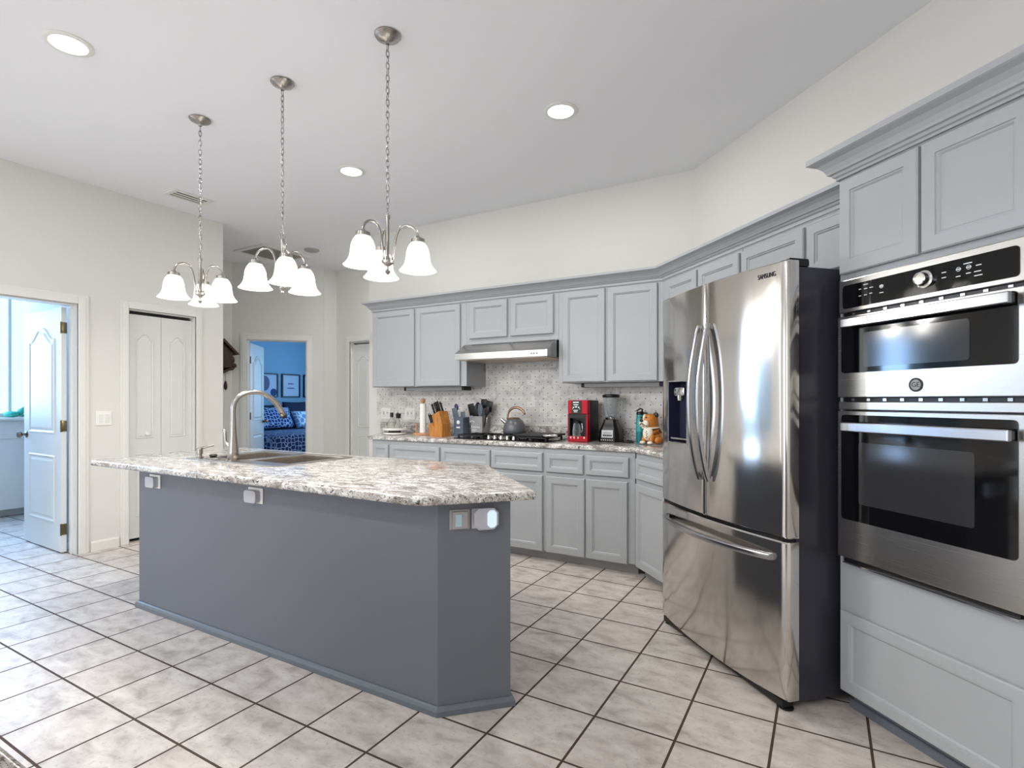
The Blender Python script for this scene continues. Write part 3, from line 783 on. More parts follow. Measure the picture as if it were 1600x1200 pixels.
# base cabinets
BY, BZ1, TOE = 3.80, 0.889, 0.085
def base_cab(w, depth, fronts, loc, rz, label):
    c = thing('base_cabinet', label, 'cabinet', loc, rz, 'grey base cabinets')
    MB().box(0.0005, w - 0.0005, 0, depth, TOE, BZ1, 0.0015, 1).build('cabinet_body', M['cab'], c)
    MB().box(0.0005, w - 0.0005, 0.07, depth - 0.02, 0.0005, TOE - 0.0005).build('toe_kick', M['cab'], c)
    for (kind, x0, x1, a, bb) in fronts: cab_front(kind, x0, x1, a, bb, c, 0.034 if kind == 'drawer' else 0.05)
    return c
DR, DO = (0.705, 0.85), (0.082, 0.672)
base_cab(0.232, 0.555, [('drawer', 0.028, 0.214, *DR), ('door', 0.028, 0.214, *DO)], (-3.730, BY, 0), 0, 'narrow grey base cabinet at the left end of the counter')
base_cab(0.590, 0.555, [('drawer', 0.010, 0.577, *DR), ('door', 0.010, 0.286, *DO), ('door', 0.296, 0.577, *DO)], (-3.498, BY, 0), 0, 'grey base cabinet under the knife block with one wide drawer')
base_cab(1.004, 0.555, [('drawer', 0.010, 0.510, *DR), ('drawer', 0.526, 0.996, *DR), ('door', 0.010, 0.510, *DO), ('door', 0.526, 0.996, *DO)], (-2.908, BY, 0), 0, 'grey base cabinet under the gas cooktop with two drawers')
base_cab(0.731, 0.555, [('drawer', 0.026, 0.334, *DR), ('drawer', 0.358, 0.685, *DR), ('door', 0.024, 0.346, *DO), ('door', 0.358, 0.676, *DO)], (-1.904, BY, 0), 0, 'grey two-door base cabinet under the coffee maker and blender')
BC = 1.86
tb = BC - BY / S2
base_cab(-2.80 - tb - 0.005, 0.56, [('drawer', 0.022, 0.43, *DR), ('door', 0.022, 0.43, *DO), ('drawer', 0.45, 0.70, *DR), ('door', 0.45, 0.70, *DO)], D(tb + 0.005, BC), RD, 'grey angled base cabinet beside the fridge, partly hidden by it')
# shoe along angled toe
# back countertop
def slab(b, poly, z0, z1, r):
    cc = [(0.6 * r, z0), (0.15 * r, z0 + 0.12 * r), (0, z0 + 0.5 * r), (0, z1 - r), (0.08 * r, z1 - 0.6 * r), (0.3 * r, z1 - 0.28 * r), (0.6 * r, z1 - 0.1 * r), (r, z1)]
    b.rings([[(x, y, z) for x, y in offset_poly(poly, d)] for d, z in cc])
CZ0, CZ1 = 0.890, 0.928
CF = 3.775; CC = 1.832
pj = (CC * math.sqrt(2) - CF, CF)
pA = D(-2.80, CC); pB = D(-2.80, 2.440)
ct = thing('countertop', 'speckled white granite worktop along the back wall and corner', 'countertop', (0, 0, 0))
poly = [(-3.77, CF), pj, pA[:2], pB[:2], (2.440 * math.sqrt(2) - 4.345, 4.345), (-4.28, 4.345), (-4.28, 4.30), (-4.20, 4.12)]
poly = [(-3.77, CF), pj, pA[:2], pB[:2], (2.440 * math.sqrt(2) - 4.345, 4.345), (-4.10, 4.345)]
b = MB(); slab(b, poly, CZ0, CZ1, 0.02); b.build('slab', M['granite'], ct, 50)
b = MB(); b.box(-4.13, -0.93, 4.328, 4.345, CZ1 + 0.0005, 1.03, 0.003); b.build('splash_strip', M['granite'], ct)
b = MB(); b.box(0, 0.86, 0, 0.017, CZ1 + 0.0005, 1.03, 0.003); o = b.build('splash_strip', M['granite'], ct); o.location = D(-3.665, 2.423); o.rotation_euler = (0, 0, RD)
# tiled backsplash
bs = MB().box(0, 3.29, 0, 0.009, 1.031, 1.755).build('wall_backsplash', M['splash'], loc=(-4.20, 4.349, 0)); struct(bs, 'marble basketweave tile backsplash with small dark dots', 'backsplash')
bs = MB().box(0, 0.90, 0, 0.009, 1.031, 1.40).build('wall_backsplash_corner', M['splash'], loc=D(-3.70, 2.445), rot=(0, 0, RD)); struct(bs, 'short angled return of the dotted tile backsplash', 'backsplash')
for (x, lab) in ((-4.068, 'white outlet plate on backsplash, left of the oil bottles'), (-3.735, 'white outlet plate on backsplash, behind the oil bottles')):
    o = thing('wall_outlet', lab, 'outlet', (x, 4.3485, 1.122), 0, 'backsplash outlets')
    MB().box(-0.068, 0.068, -0.006, 0, -0.060, 0.060, 0.003).build('cover_plate', M['white'], o)
    b = MB(); b.box(-0.04, -0.008, -0.009, -0.0061, -0.034, 0.034, 0.002); b.box(0.008, 0.04, -0.009, -0.0061, -0.034, 0.034, 0.002); b.build('receptacle', M['trim'], o)
    b = MB(); b.box(-0.027, -0.021, -0.0096, -0.0091, -0.012, 0.02); b.box(0.021, 0.03, -0.0096, -0.0091, 0.0, 0.012); b.build('slot', M['ink'], o)

# under-cabinet lights
for (x0, x1, z, lab) in ((-3.62, -2.92, UZ0, 'grey slim under-cabinet light above the paper towel'), (-1.72, -1.08, UZ0 + 0.012, 'grey slim under-cabinet light above the blender')):
    o = thing('under_cabinet_light', lab, 'light', ((x0 + x1) / 2, 4.20, z), 0, 'under-cabinet light bars')
    hw = (x1 - x0) / 2
    MB().box(-hw, hw, -0.06, 0.06, -0.034, -0.001, 0.006).build('housing', M['greyplastic'], o)
    for sx in (-1, 1): MB().box(sx * hw - 0.014, sx * hw + 0.014, -0.062, 0.062, -0.036, -0.001, 0.004).build('end_cap', M['iron'], o)

# ---------------------------------------------------------------- range hood
hd = thing('range_hood', 'stainless under-cabinet range hood above the cooktop', 'range hood', (-2.3425, 3.835, 1.61))
hw = 0.449
b = MB()
# wedge profile in y,z extruded along x
prof = [(0.0, 0.004), (0.0, 0.056), (0.15, 0.147), (0.505, 0.147), (0.505, 0.004)]
b.rings([[(sx, y, z) for y, z in prof] for sx in (-hw, hw)])
b.build('canopy', M['hood'], hd)
b = MB(); b.box(-hw + 0.02, -0.01, 0.03, 0.47, -0.002, 0.0035); b.box(0.01, hw - 0.02, 0.03, 0.47, -0.002, 0.0035); b.build('filter', mat('filter_mesh', rgb(190, 175, 160), 0.45, 0.6), hd)
b = MB()
for x in (0.30, 0.325, 0.35): b.box(x, x + 0.014, -0.002, -0.0002, 0.024, 0.032, 0.001)
b.build('controls', M['ink'], hd)

# ---------------------------------------------------------------- gas cooktop
ck = thing('gas_cooktop', 'black gas cooktop with silver knobs set in the back counter', 'cooktop', (-2.35, 4.04, CZ1 + 0.0006))
MB().box(-0.455, 0.455, -0.205, 0.150, 0, 0.008, 0.003).build('tray', M['blackgloss'], ck)
for sx in (-0.30, 0.30):
    b = MB()
    for i in range(4):
        x = sx - 0.125 + i * 0.083; b.box(x - 0.006, x + 0.006, -0.17, 0.138, 0.026, 0.038, 0.002)
    for y in (-0.17, -0.015, 0.13): b.box(sx - 0.131, sx + 0.131, y - 0.006, y + 0.006, 0.024, 0.036, 0.002)
    for (x, y) in ((sx - 0.125, -0.165), (sx + 0.125, -0.165), (sx - 0.125, 0.13), (sx + 0.125, 0.13)): b.box(x - 0.007, x + 0.007, y - 0.007, y + 0.007, 0.0085, 0.026)
    b.build('grate', M['iron'], ck)
b = MB()
for i in range(3): x = -0.10 + i * 0.10; b.box(x - 0.006, x + 0.006, -0.06, 0.138, 0.026, 0.038, 0.002)
for y in (-0.06, 0.04, 0.13): b.box(-0.106, 0.106, y - 0.006, y + 0.006, 0.024, 0.036, 0.002)
for (x, y) in ((-0.10, -0.055), (0.10, -0.055), (-0.1, 0.13), (0.1, 0.13)): b.box(x - 0.007, x + 0.007, y - 0.007, y + 0.007, 0.0085, 0.026)
b.build('grate', M['iron'], ck)
for (x, y, r) in ((-0.30, -0.08, 0.035), (-0.30, 0.07, 0.045), (0.30, -0.08, 0.045), (0.30, 0.07, 0.035), (0, 0.07, 0.05)):
    MB().lathe([(r, 0.0085), (r, 0.014), (r * 0.8, 0.016), (r * 0.75, 0.021), (0, 0.022)], 20, (x, y, 0)).build('burner', M['iron'], ck, 40)
for i in range(5):
    x = -0.13 + i * 0.062
    MB().lathe([(0.019, 0.0085), (0.019, 0.012), (0.016, 0.016), (0.015, 0.034), (0.012, 0.037), (0, 0.037)], 18, (x, -0.14, 0)).build('knob', M['chrome'], ck, 40)
# griddle with handle on right grate
g = thing('griddle_pan', 'flat black griddle with silver handle on the right side of the cooktop', 'griddle', (-2.10, 4.03, CZ1 + 0.0395))
MB().box(-0.13, 0.20, -0.16, 0.17, 0, 0.016, 0.005).build('plate', M['iron'], g)
b = MB(); b.tube([(0.16, -0.162, 0.010), (0.165, -0.19, 0.014), (0.20, -0.20, 0.016), (0.27, -0.17, 0.018), (0.28, -0.162, 0.018)], 0.010, 10); b.build('handle', M['chrome'], g, 180)

# kettle on griddle edge / middle grate
kt = thing('tea_kettle', 'grey dome tea kettle with arched copper-toned handle on the cooktop', 'kettle', (-2.365, 4.14, CZ1 + 0.0395))
MB().lathe([(0.0, 0), (0.088, 0), (0.100, 0.010), (0.102, 0.035), (0.095, 0.075), (0.078, 0.110), (0.056, 0.130), (0.048, 0.134), (0.0, 0.136)], 36).build('body', M['kettle'], kt, 50)
b = MB(); b.lathe([(0.048, 0.1345), (0.050, 0.139), (0.044, 0.143), (0.02, 0.147), (0, 0.148)], 28); b.build('lid', M['copper'], kt, 50)
b = MB(); b.cyl((-0.074, 0, 0.085), (-0.128, -0.01, 0.128), 0.020, 16, 0.014); b.build('spout', M['chrome'], kt, 40)
b = MB(); b.tube(bez((-0.07, 0, 0.122), (-0.075, 0, 0.20), (-0.03, 0, 0.235), (0.02, 0, 0.232), 10) + bez((0.02, 0, 0.232), (0.06, 0, 0.228), (0.09, 0, 0.205), (0.105, 0, 0.172), 8)[1:], [0.009] * 5 + [0.012] * 12 + [0.010] * 2, 10, flat=0.8); b.build('handle', M['copper'], kt, 180)

# ---------------------------------------------------------------- fridge (local x along wall, y into wall)
FT, FC = -2.2975, 1.635
fr = thing('refrigerator', 'stainless french-door refrigerator with curved front and black-grey sides', 'refrigerator', D(FT, FC), RD)
HWF, BOW = 0.4775, 0.046
def fy(x): return -BOW * (1 - (x / HWF) ** 2)
def curved_panel(b, x0, x1, z0, z1, yb, hole=None, n=20):
    e = 0.010
    xs = [x0 + e + (x1 - x0 - 2 * e) * i / n for i in range(n + 1)]
    zs = [z0 + 0.006, z1 - 0.006]
    if hole:
        xs = sorted(xs + [hole[0], hole[1]]); zs = [z0 + 0.006, hole[2], hole[3], z1 - 0.006]
    grid = {}
    allx = [(x0, fy(x0) + e)] + [(x0 + 0.003, fy(x0) + 0.003)] + [(x, fy(x)) for x in xs] + [(x1 - 0.003, fy(x1) + 0.003)] + [(x1, fy(x1) + e)]
    rows = [(z0, 0.006)] + [(z, 0) for z in zs] + [(z1, 0.006)]
    for i, (x, y) in enumerate(allx):
        for j, (z, dy) in enumerate(rows): grid[i, j] = b._v((x, y + dy, z))
    for i in range(len(allx) - 1):
        for j in range(len(rows) - 1):
            if hole:
                xm = (allx[i][0] + allx[i + 1][0]) / 2; zm = (rows[j][0] + rows[j + 1][0]) / 2
                if hole[0] < xm < hole[1] and hole[2] < zm < hole[3]: continue
            b.bm.faces.new((grid[i, j], grid[i + 1, j], grid[i + 1, j + 1], grid[i, j + 1]))
    # sides, top, bottom, back
    nI, nJ = len(allx) - 1, len(rows) - 1
    bk = {}
    for i in (0, nI):
        for j in range(nJ + 1): bk[i, j] = b._v((allx[i][0], yb, rows[j][0]))
        for j in range(nJ): b.bm.faces.new((grid[i, j], grid[i, j + 1], bk[i, j + 1], bk[i, j]))
    for j in (0, nJ):
        b.bm.faces.new([grid[i, j] for i in range(nI + 1)] + [bk[nI, j], bk[0, j]])
    b.bm.faces.new([bk[0, 0], bk[nI, 0], bk[nI, nJ], bk[0, nJ]])
FB = 0.058
HOLE = (-0.378, -0.168, 1.04, 1.362)
b = MB(); curved_panel(b, -HWF, -0.0035, 0.703, 1.832, FB, HOLE); dl = b.build('door', M['steel'], fr, 28)
b = MB(); curved_panel(b, 0.0035, HWF, 0.703, 1.832, FB); dr = b.build('door', M['steel'], fr, 28)
b = MB(); curved_panel(b, -HWF, HWF, 0.045, 0.688, FB, None, 32); dz = b.build('drawer', M['steel'], fr, 28)
MB().box(-HWF + 0.012, HWF - 0.012, FB + 0.001, 0.785, 0.03, 1.812, 0.004).build('cabinet_body', M['fridge_side'], fr)
MB().box(-HWF + 0.02, HWF - 0.02, -0.004, 0.05, 0.012, 0.043, 0.004).build('grille', M['black'], fr)
MB().box(-HWF + 0.02, HWF - 0.02, 0.0, FB, 0.6885, 0.7025).build('gasket', M['black'], fr)
for x in (-0.44, 0.44):
    MB().lathe([(0.028, 0.0005), (0.028, 0.008), (0.014, 0.011), (0.014, 0.030), (0, 0.030)], 16, (x, 0.03, 0)).build('foot', M['black'], fr, 40)
    MB().box(x - 0.025, x + 0.03, 0.02, 0.115, 1.8325, 1.843, 0.003).box(x - 0.025, x + 0.03, 0.062, 0.115, 1.8125, 1.835).build('hinge_cover', M['black'], fr)
for x in (-0.42, 0.42): MB().lathe([(0.02, 0.0005), (0.02, 0.03)], 12, (x, 0.74, 0)).build('foot', M['black'], fr, 40)
# handles
for (sx, dd) in ((-1, dl), (1, dr)):
    x = sx * 0.036; n = 24; pts = []
    for i in range(n + 1):
        u = i / n; z = 0.875 + 0.755 * u; bowy = 0.012 + 0.058 * math.sin(PI * u) ** 0.8
        pts.append((x, fy(x) - bowy, z))
    b = MB()
    L = []
    for k, p in enumerate(pts):
        L.append([(p[0] - 0.014, p[1] + 0.009, p[2]), (p[0] - 0.012, p[1] - 0.006, p[2]), (p[0] - 0.006, p[1] - 0.010, p[2]), (p[0] + 0.006, p[1] - 0.010, p[2]), (p[0] + 0.012, p[1] - 0.006, p[2]), (p[0] + 0.014, p[1] + 0.009, p[2])])
    b.rings(L)
    b.box(x - 0.012, x + 0.012, fy(x) - 0.006, fy(x) + 0.002, 0.877, 0.90); b.box(x - 0.012, x + 0.012, fy(x) - 0.006, fy(x) + 0.002, 1.605, 1.628)
    b.build('handle', M['handle'], dd, 40)
n = 24; L = []
for i in range(n + 1):
    u = i / n; x = -0.415 + 0.83 * u; y = fy(x) - 0.014 - 0.050 * math.sin(PI * u) ** 0.75; z = 0.617
    L.append([(x, y + 0.010, z - 0.014), (x, y - 0.006, z - 0.012), (x, y - 0.011, z - 0.004), (x, y - 0.010, z + 0.008), (x, y - 0.004, z + 0.013), (x, y + 0.010, z + 0.014)])
b = MB(); b.rings(L)
for x in (-0.405, 0.405): b.box(x - 0.012, x + 0.012, fy(x) - 0.010, fy(x) + 0.002, 0.605, 0.629)
b.build('handle', M['handle'], dz, 40)
# dispenser
ds = MB(); h0, h1, hz0, hz1 = HOLE; yf = min(fy(h0), fy(h1))
ds.face([(h0, fy(h0), hz0), (h0, fy(h0), hz1), (h0 + 0.01, 0.045, hz1 - 0.01), (h0 + 0.01, 0.045, hz0 + 0.01)])
ds.face([(h1, fy(h1), hz0), (h1, fy(h1), hz1), (h1 - 0.01, 0.045, hz1 - 0.01), (h1 - 0.01, 0.045, hz0 + 0.01)])
ds.face([(h0 + 0.01, 0.045, hz0 + 0.01), (h1 - 0.01, 0.045, hz0 + 0.01), (h1 - 0.01, 0.045, hz1 - 0.01), (h0 + 0.01, 0.045, hz1 - 0.01)])
ds.face([(h0, fy(h0), hz0), (h1, fy(h1), hz0), (h1 - 0.01, 0.045, hz0 + 0.01), (h0 + 0.01, 0.045, hz0 + 0.01)])
ds.face([(h0, fy(h0), hz1), (h1, fy(h1), hz1), (h1 - 0.01, 0.045, hz1 - 0.01), (h0 + 0.01, 0.045, hz1 - 0.01)])
dw = ds.build('dispenser', M['dispdark'], dl)
b = MB()
for (p, q, r, s_) in ((h0 - 0.006, h0, hz0 - 0.006, hz1 + 0.006), (h1, h1 + 0.006, hz0 - 0.006, hz1 + 0.006)): b.box(p, q, fy(p) - 0.003, fy(p) + 0.003, r, s_)
nn = 8
for zz in (hz0 - 0.004, hz1 + 0.004):
    b.tube([(h0 + (h1 - h0) * i / nn, fy(h0 + (h1 - h0) * i / nn) - 0.001, zz) for i in range(nn + 1)], 0.0045, 8)
b.build('dispenser_trim', M['chrome'], dw)
b = MB(); b.box(-0.345, -0.24, -0.012, 0.042, 1.285, 1.335, 0.012); b.lathe([(0.016, 0), (0.02, 0.03)], 14, (-0.29, 0.0, 1.262)); b.build('nozzle', M['chrome'], dw, 40)
MB().box(-0.235, -0.185, 0.0, 0.042, 1.10, 1.27, 0.006).build('paddle', M['handle'], dw)
MB().box(-0.36, -0.19, -0.018, 0.042, 1.052, 1.062, 0.002).build('drip_tray', M['chrome'], dw)
xt = 0.382
text('lettering', 'SAMSUNG', 0.028, M['ink'], dr, (xt, fy(xt) - 0.0016, 1.785), (R90, 0, math.atan(2 * BOW * xt / HWF ** 2)), 0.0008, 0.088, 0.0)

# ---------------------------------------------------------------- oven tower
TX0, TW = -1.80, 0.72
tw = thing('oven_cabinet', 'tall grey cabinet at right edge housing the double ovens', 'cabinet', D(TX0, 1.88), RD)
b = MB()
b.box(0, 0.0120, 0, 0.57, 0.09, 2.166); b.box(TW - 0.034, TW, 0, 0.57, 0.09, 2.166)
b.box(0.012, TW - 0.034, 0, 0.57, 0.09, 0.612); b.box(0.012, TW - 0.034, 0, 0.57, 1.750, 2.166); b.box(0.012, TW - 0.034, 0.555, 0.57, 0.612, 1.75)
b.build('cabinet_body', M['cab'], tw)
MB().box(0.01, TW, 0.06, 0.565, 0.0005, 0.0895).build('toe_kick', M['island'], tw)
b = MB(); b.sweep([(0.0, 0.0595), (TW, 0.0595)], [(0, 0.0005), (0.014, 0.0005), (0.014, 0.022), (0.004, 0.032), (0, 0.032)], 1); b.build('shoe_molding', M['shoe'], tw)
cab_front('door', 0.010, 0.336, 1.775, 2.155, tw, 0.05); cab_front('door', 0.347, 0.685, 1.775, 2.155, tw, 0.05)
cab_front('drawer', 0.014, 0.672, 0.088, 0.412, tw, 0.042)
CR2 = [(0.0, 2.1665), (0.012, 2.1665), (0.012, 2.176), (0.020, 2.180), (0.024, 2.190), (0.034, 2.193), (0.037, 2.202), (0.046, 2.218), (0.062, 2.234), (0.084, 2.244), (0.090, 2.248), (0.090, 2.270), (0.0, 2.270)]
b = MB(); b.sweep([(0, 0.565), (0, 0), (TW, 0)], CR2, 1); b.build('crown', M['cab'], tw)
# ovens
ov = thing('double_wall_oven', 'stainless double wall oven with dark glass doors', 'oven', D(TX0 + 0.017, 1.882), RD)
OW = 0.650
def oz(p, z0, z1, y0, y1, x0=0.0, x1=OW): p.box(x0, x1, y0, y1, z0, z1, 0.002)
MB().box(0.002, OW - 0.002, 0.001, 0.54, 0.635, 1.742).build('oven_body', M['fridge_side'], ov)
cp = MB().box(0, OW, -0.028, 0.0, 1.614, 1.745, 0.003).build('control_panel', M['steelov'], ov)
def rrect(b, x0, x1, z0, z1, y0, y1, r=0.012):
    pts = []
    for (cx, cz, a0) in ((x1 - r, z0 + r, -R90), (x1 - r, z1 - r, 0), (x0 + r, z1 - r, R90), (x0 + r, z0 + r, PI)):
        for k in range(5): a = a0 + R90 * k / 4; pts.append((cx + r * math.cos(a), cz + r * math.sin(a)))
    b.rings([[(x, y, z) for x, z in pts] for y in (y1, y0)])
    return b
rrect(MB(), 0.020, OW - 0.018, 1.630, 1.722, -0.0305, -0.0281).build('panel_glass', M['blackgloss'], cp)
b = MB(); b.lathe([(0.030, 0), (0.030, 0.004), (0.024, 0.006), (0.022, 0.026), (0.019, 0.028), (0.019, 0.024), (0.0, 0.024)], 28, (0.352, -0.0306, 1.680), Matrix.Rotation(R90, 4, 'X')); b.build('dial', M['chrome'], cp, 40)
b = MB(); rnd = random.Random(3)
def dash(x, z, wd, hh=0.003): b.box(x, x + wd, -0.0312, -0.0306, z, z + hh)
for (x, z, wd) in ((0.115, 1.708, 0.02), (0.095, 1.694, 0.01), (0.118, 1.692, 0.014), (0.142, 1.692, 0.014), (0.095, 1.668, 0.01), (0.118, 1.668, 0.012), (0.141, 1.670, 0.012), (0.183, 1.690, 0.016), (0.183, 1.686, 0.016), (0.183, 1.664, 0.016), (0.41, 1.687, 0.014), (0.41, 1.67, 0.014), (0.455, 1.687, 0.016), (0.478, 1.700, 0.026), (0.486, 1.687, 0.016), (0.486, 1.668, 0.014), (0.515, 1.687, 0.016), (0.51, 1.668, 0.02), (0.51, 1.655, 0.024), (0.455, 1.664, 0.014)): dash(x, z, wd)
for (x, z) in ((0.455, 1.679), (0.486, 1.679), (0.183, 1.679)): b.lathe([(0.007, 0), (0.007, 0.0006), (0.0055, 0.0006)], 14, (x + 0.008, -0.0306, z + 0.0095), Matrix.Rotation(R90, 4, 'X'), False)
b.build('markings', M['whiteink'], cp)
MB().box(0.01, OW - 0.01, -0.012, 0.0, 1.601, 1.6135).build('vent_slot', M['black'], ov)
b = MB()
for i in range(9): x = 0.05 + i * 0.068; b.box(x, x + 0.014, -0.016, -0.0125, 1.603, 1.611)
b.build('vent_tabs', M['handle'], ov)
def oven_door(z0, z1, g0, g1, hz, win):
    d = MB().box(0, OW, -0.034, 0.0, z0, z1, 0.003).build('door', M['steelov'], ov)
    rrect(MB(), 0.019, OW - 0.018, g0, g1, -0.0365, -0.0341, 0.014).build('door_glass', M['blackgloss'], d)
    rrect(MB(), win[0], win[1], win[2], win[3], -0.0372, -0.0366, 0.01).build('window_screen', M['ovenwin'], d)
    b = MB(); b.box(0.052, OW - 0.016, -0.080, -0.060, hz - 0.018, hz + 0.018, 0.004)
    b.build('handle', M['handle'], d)
    for x in (0.060, OW - 0.056): MB().box(x, x + 0.034, -0.0595, -0.0366, hz - 0.015, hz + 0.015, 0.003).build('handle_bracket', M['black'], d)
    return d
ud = oven_door(1.275, 1.599, 1.372, 1.588, 1.566, (0.12, 0.50, 1.392, 1.525))
# emblem: ring with script monogram
b = MB(); b.lathe([(0.0245, 0), (0.0245, 0.0025), (0.0185, 0.0025), (0.0185, 0.0013)], 32, (OW / 2, -0.0342, 1.318), Matrix.Rotation(R90, 4, 'X'))
em = b.build('emblem', M['ink'], ud, 40)
MB().lathe([(0.0184, 0.0014), (0.0184, 0.0020), (0, 0.0020)], 32, (OW / 2, -0.0342, 1.318), Matrix.Rotation(R90, 4, 'X')).build('emblem_disc', M['crock'], em, 40)
text('monogram', 'GE', 0.024, M['ink'], em, (OW / 2, -0.0368, 1.318), (R90, 0, 0), 0.0004)
MB().box(0, OW, -0.030, 0.0, 1.226, 1.258, 0.003).build('divider_trim', M['steelov'], ov)
MB().box(0.01, OW - 0.01, -0.014, 0.0, 1.2585, 1.2745).build('vent_slot', M['black'], ov)
b = MB()
for i in range(9): x = 0.05 + i * 0.068; b.box(x, x + 0.014, -0.018, -0.0145, 1.261, 1.271)
b.build('vent_tabs', M['handle'], ov)
ld = oven_door(0.636, 1.222, 0.790, 1.206, 1.160, (0.10, 0.515, 0.86, 1.10))
MB().box(0.02, OW - 0.02, -0.022, 0.0, 0.618, 0.6345).build('vent_slot', M['black'], ov)
MB().box(0.02, OW - 0.02, -0.03, -0.001, 0.612, 0.6175).build('sill_trim', M['chrome'], ov)

# ---------------------------------------------------------------- island
bp = [(-3.634, 1.730), (-1.342, 1.730), (-1.130, 1.944), (-1.715, 2.535), (-3.634, 2.535)]
isl = thing('kitchen_island', 'dark grey island base with angled right end', 'island', (0, 0, 0))
b = MB(); bi = offset_poly(bp, 0.02)
b.rings([[(x, y, z) for x, y in q] for q, z in ((bp, 0.0005), (bp, 0.8545), (bi, 0.8545), (bi, 0.05))]); b.build('body', M['island'], isl)
b = MB(); b.sweep([(-3.634, 2.535), (-3.634, 1.730), (-1.342, 1.730), (-1.130, 1.944), (-1.715, 2.535)], [(0.0005, 0.001), (0.017, 0.001), (0.017, 0.022), (0.012, 0.033), (0.005, 0.038), (0.0005, 0.038)], 1); b.build('shoe_molding', M['shoe'], isl)
IZ0, IZ1 = 0.857, 0.895
tp = [(-3.955, 1.605), (-1.405, 1.605)]
# rounded near corner
tp += [(-1.365, 1.607), (-1.335, 1.618), (-1.315, 1.634), (-1.035, 1.945), (-1.022, 1.965), (-1.030, 1.985), (-1.66, 2.61), (-1.69, 2.625), (-3.955, 2.625)]
it = thing('island_countertop', 'speckled white granite island top with pointed right end', 'countertop', (0, 0, 0))
SX0, SX1, SY0, SY1 = -3.48, -2.62, 1.925, 2.495
def slab_hole(poly, z0, z1, r, hole):
    b = MB()
    cc = [(0.5 * r, z0), (0.15 * r, z0 + 0.15 * r), (0, z0 + 0.5 * r), (0, z1 - r), (0.08 * r, z1 - 0.6 * r), (0.3 * r, z1 - 0.28 * r), (0.6 * r, z1 - 0.1 * r), (r, z1)]
    loops = [[(x, y, z) for x, y in offset_poly(poly, d)] for d, z in cc]
    rs = [[b._v(p) for p in l] for l in loops]; n = len(poly)
    for a, c in zip(rs, rs[1:]):
        for k in range(n): b.bm.faces.new((a[k], a[(k + 1) % n], c[(k + 1) % n], c[k]))
    hx0, hx1, hy0, hy1 = hole
    hl = [(hx0, hy0), (hx1, hy0), (hx1, hy1), (hx0, hy1)]
    lo = [b._v((x, y, z0)) for x, y in hl]; hi = [b._v((x, y, z1)) for x, y in hl]
    for k in range(4): b.bm.faces.new((lo[k], lo[(k + 1) % 4], hi[(k + 1) % 4], hi[k]))
    for outer, inner in ((rs[0], lo), (rs[-1], hi)):
        ed = []
        for l in (outer, inner):
            for k in range(len(l)):
                e = b.bm.edges.get((l[k], l[(k + 1) % len(l)])); ed.append(e)
        bmesh.ops.triangle_fill(b.bm, use_beauty=True, edges=ed)
    return b
slab_hole(tp, IZ0, IZ1, 0.02, (SX0 + 0.02, SX1 - 0.02, SY0 + 0.02, SY1 - 0.02)).build('slab', M['granite'], it, 50)
# sink
sk = thing('kitchen_sink', 'double-bowl stainless drop-in sink in the island top', 'sink', ((SX0 + SX1) / 2, (SY0 + SY1) / 2, IZ1))
hx, hy = (SX1 - SX0) / 2, (SY1 - SY0) / 2
bowls = [(-hx + 0.035, -0.02, -hy + 0.115, hy - 0.035), (0.02, hx - 0.035, -hy + 0.115, hy - 0.035)]
b = MB(); z1 = 0.006
xs = [-hx, bowls[0][0], bowls[0][1], bowls[1][0], bowls[1][1], hx]; ys = [-hy, bowls[0][2], bowls[0][3], hy]
for i in range(5):
    for j in range(3):
        if j == 1 and i in (1, 3): continue
        b.face([(xs[i], ys[j], z1), (xs[i + 1], ys[j], z1), (xs[i + 1], ys[j + 1], z1), (xs[i], ys[j + 1], z1)])
b.rings([[(-hx, -hy, z1), (hx, -hy, z1), (hx, hy, z1), (-hx, hy, z1)], [(-hx - 0.003, -hy - 0.003, 0.0008), (hx + 0.003, -hy - 0.003, 0.0008), (hx + 0.003, hy + 0.003, 0.0008), (-hx - 0.003, hy + 0.003, 0.0008)]], False, False)
bmesh.ops.remove_doubles(b.bm, verts=list(b.bm.verts), dist=1e-5)
b.build('rim', M['sink'], sk)
for (p, q, r, t) in bowls:
    def lp(i, z): return [(p + i, r + i, z), (q - i, r + i, z), (q - i, t - i, z), (p + i, t - i, z)]
    b = MB(); b.rings([lp(0.0, z1), lp(0.004, z1 - 0.006), lp(0.008, -0.15), lp(0.03, -0.17)], False, True)
    b.build('basin', M['sink'], sk)
    MB().lathe([(0.04, -0.1695), (0.04, -0.167), (0.02, -0.168), (0, -0.168)], 20, ((p + q) / 2, (r + t) / 2, 0)).build('drain', M['chrome'], sk, 40)
# faucet
FX, FY = -3.085, 1.985
fc = thing('kitchen_faucet', 'tall brushed nickel gooseneck faucet at the near edge of the sink', 'faucet', (FX, FY, IZ1 + 0.0068))
sp = [(0, 0, 0.0), (0, 0, 0.05), (0, 0, 0.10), (0, 0, 0.16), (0, 0, 0.27)] + bez((0, 0, 0.30), (0, 0.0, 0.39), (0.02, 0.06, 0.416), (0.03, 0.135, 0.412), 10)[0:] + bez((0.03, 0.135, 0.412), (0.04, 0.215, 0.405), (0.055, 0.275, 0.335), (0.06, 0.305, 0.262), 8)[1:]
rr = [0.034, 0.030, 0.025, 0.019, 0.0145] + [0.0145] * 11 + [0.0145, 0.0145, 0.0155, 0.0175, 0.0175, 0.018, 0.0185, 0.019]
MB().tube(sp, rr[:len(sp)], 18).build('spout', M['nickel'], fc, 180)
b = MB(); b.cyl(sp[-1], (sp[-1][0] + 0.003, sp[-1][1] + 0.008, sp[-1][2] - 0.014), 0.016, 16); b.build('spray_head', M['black'], fc, 40)
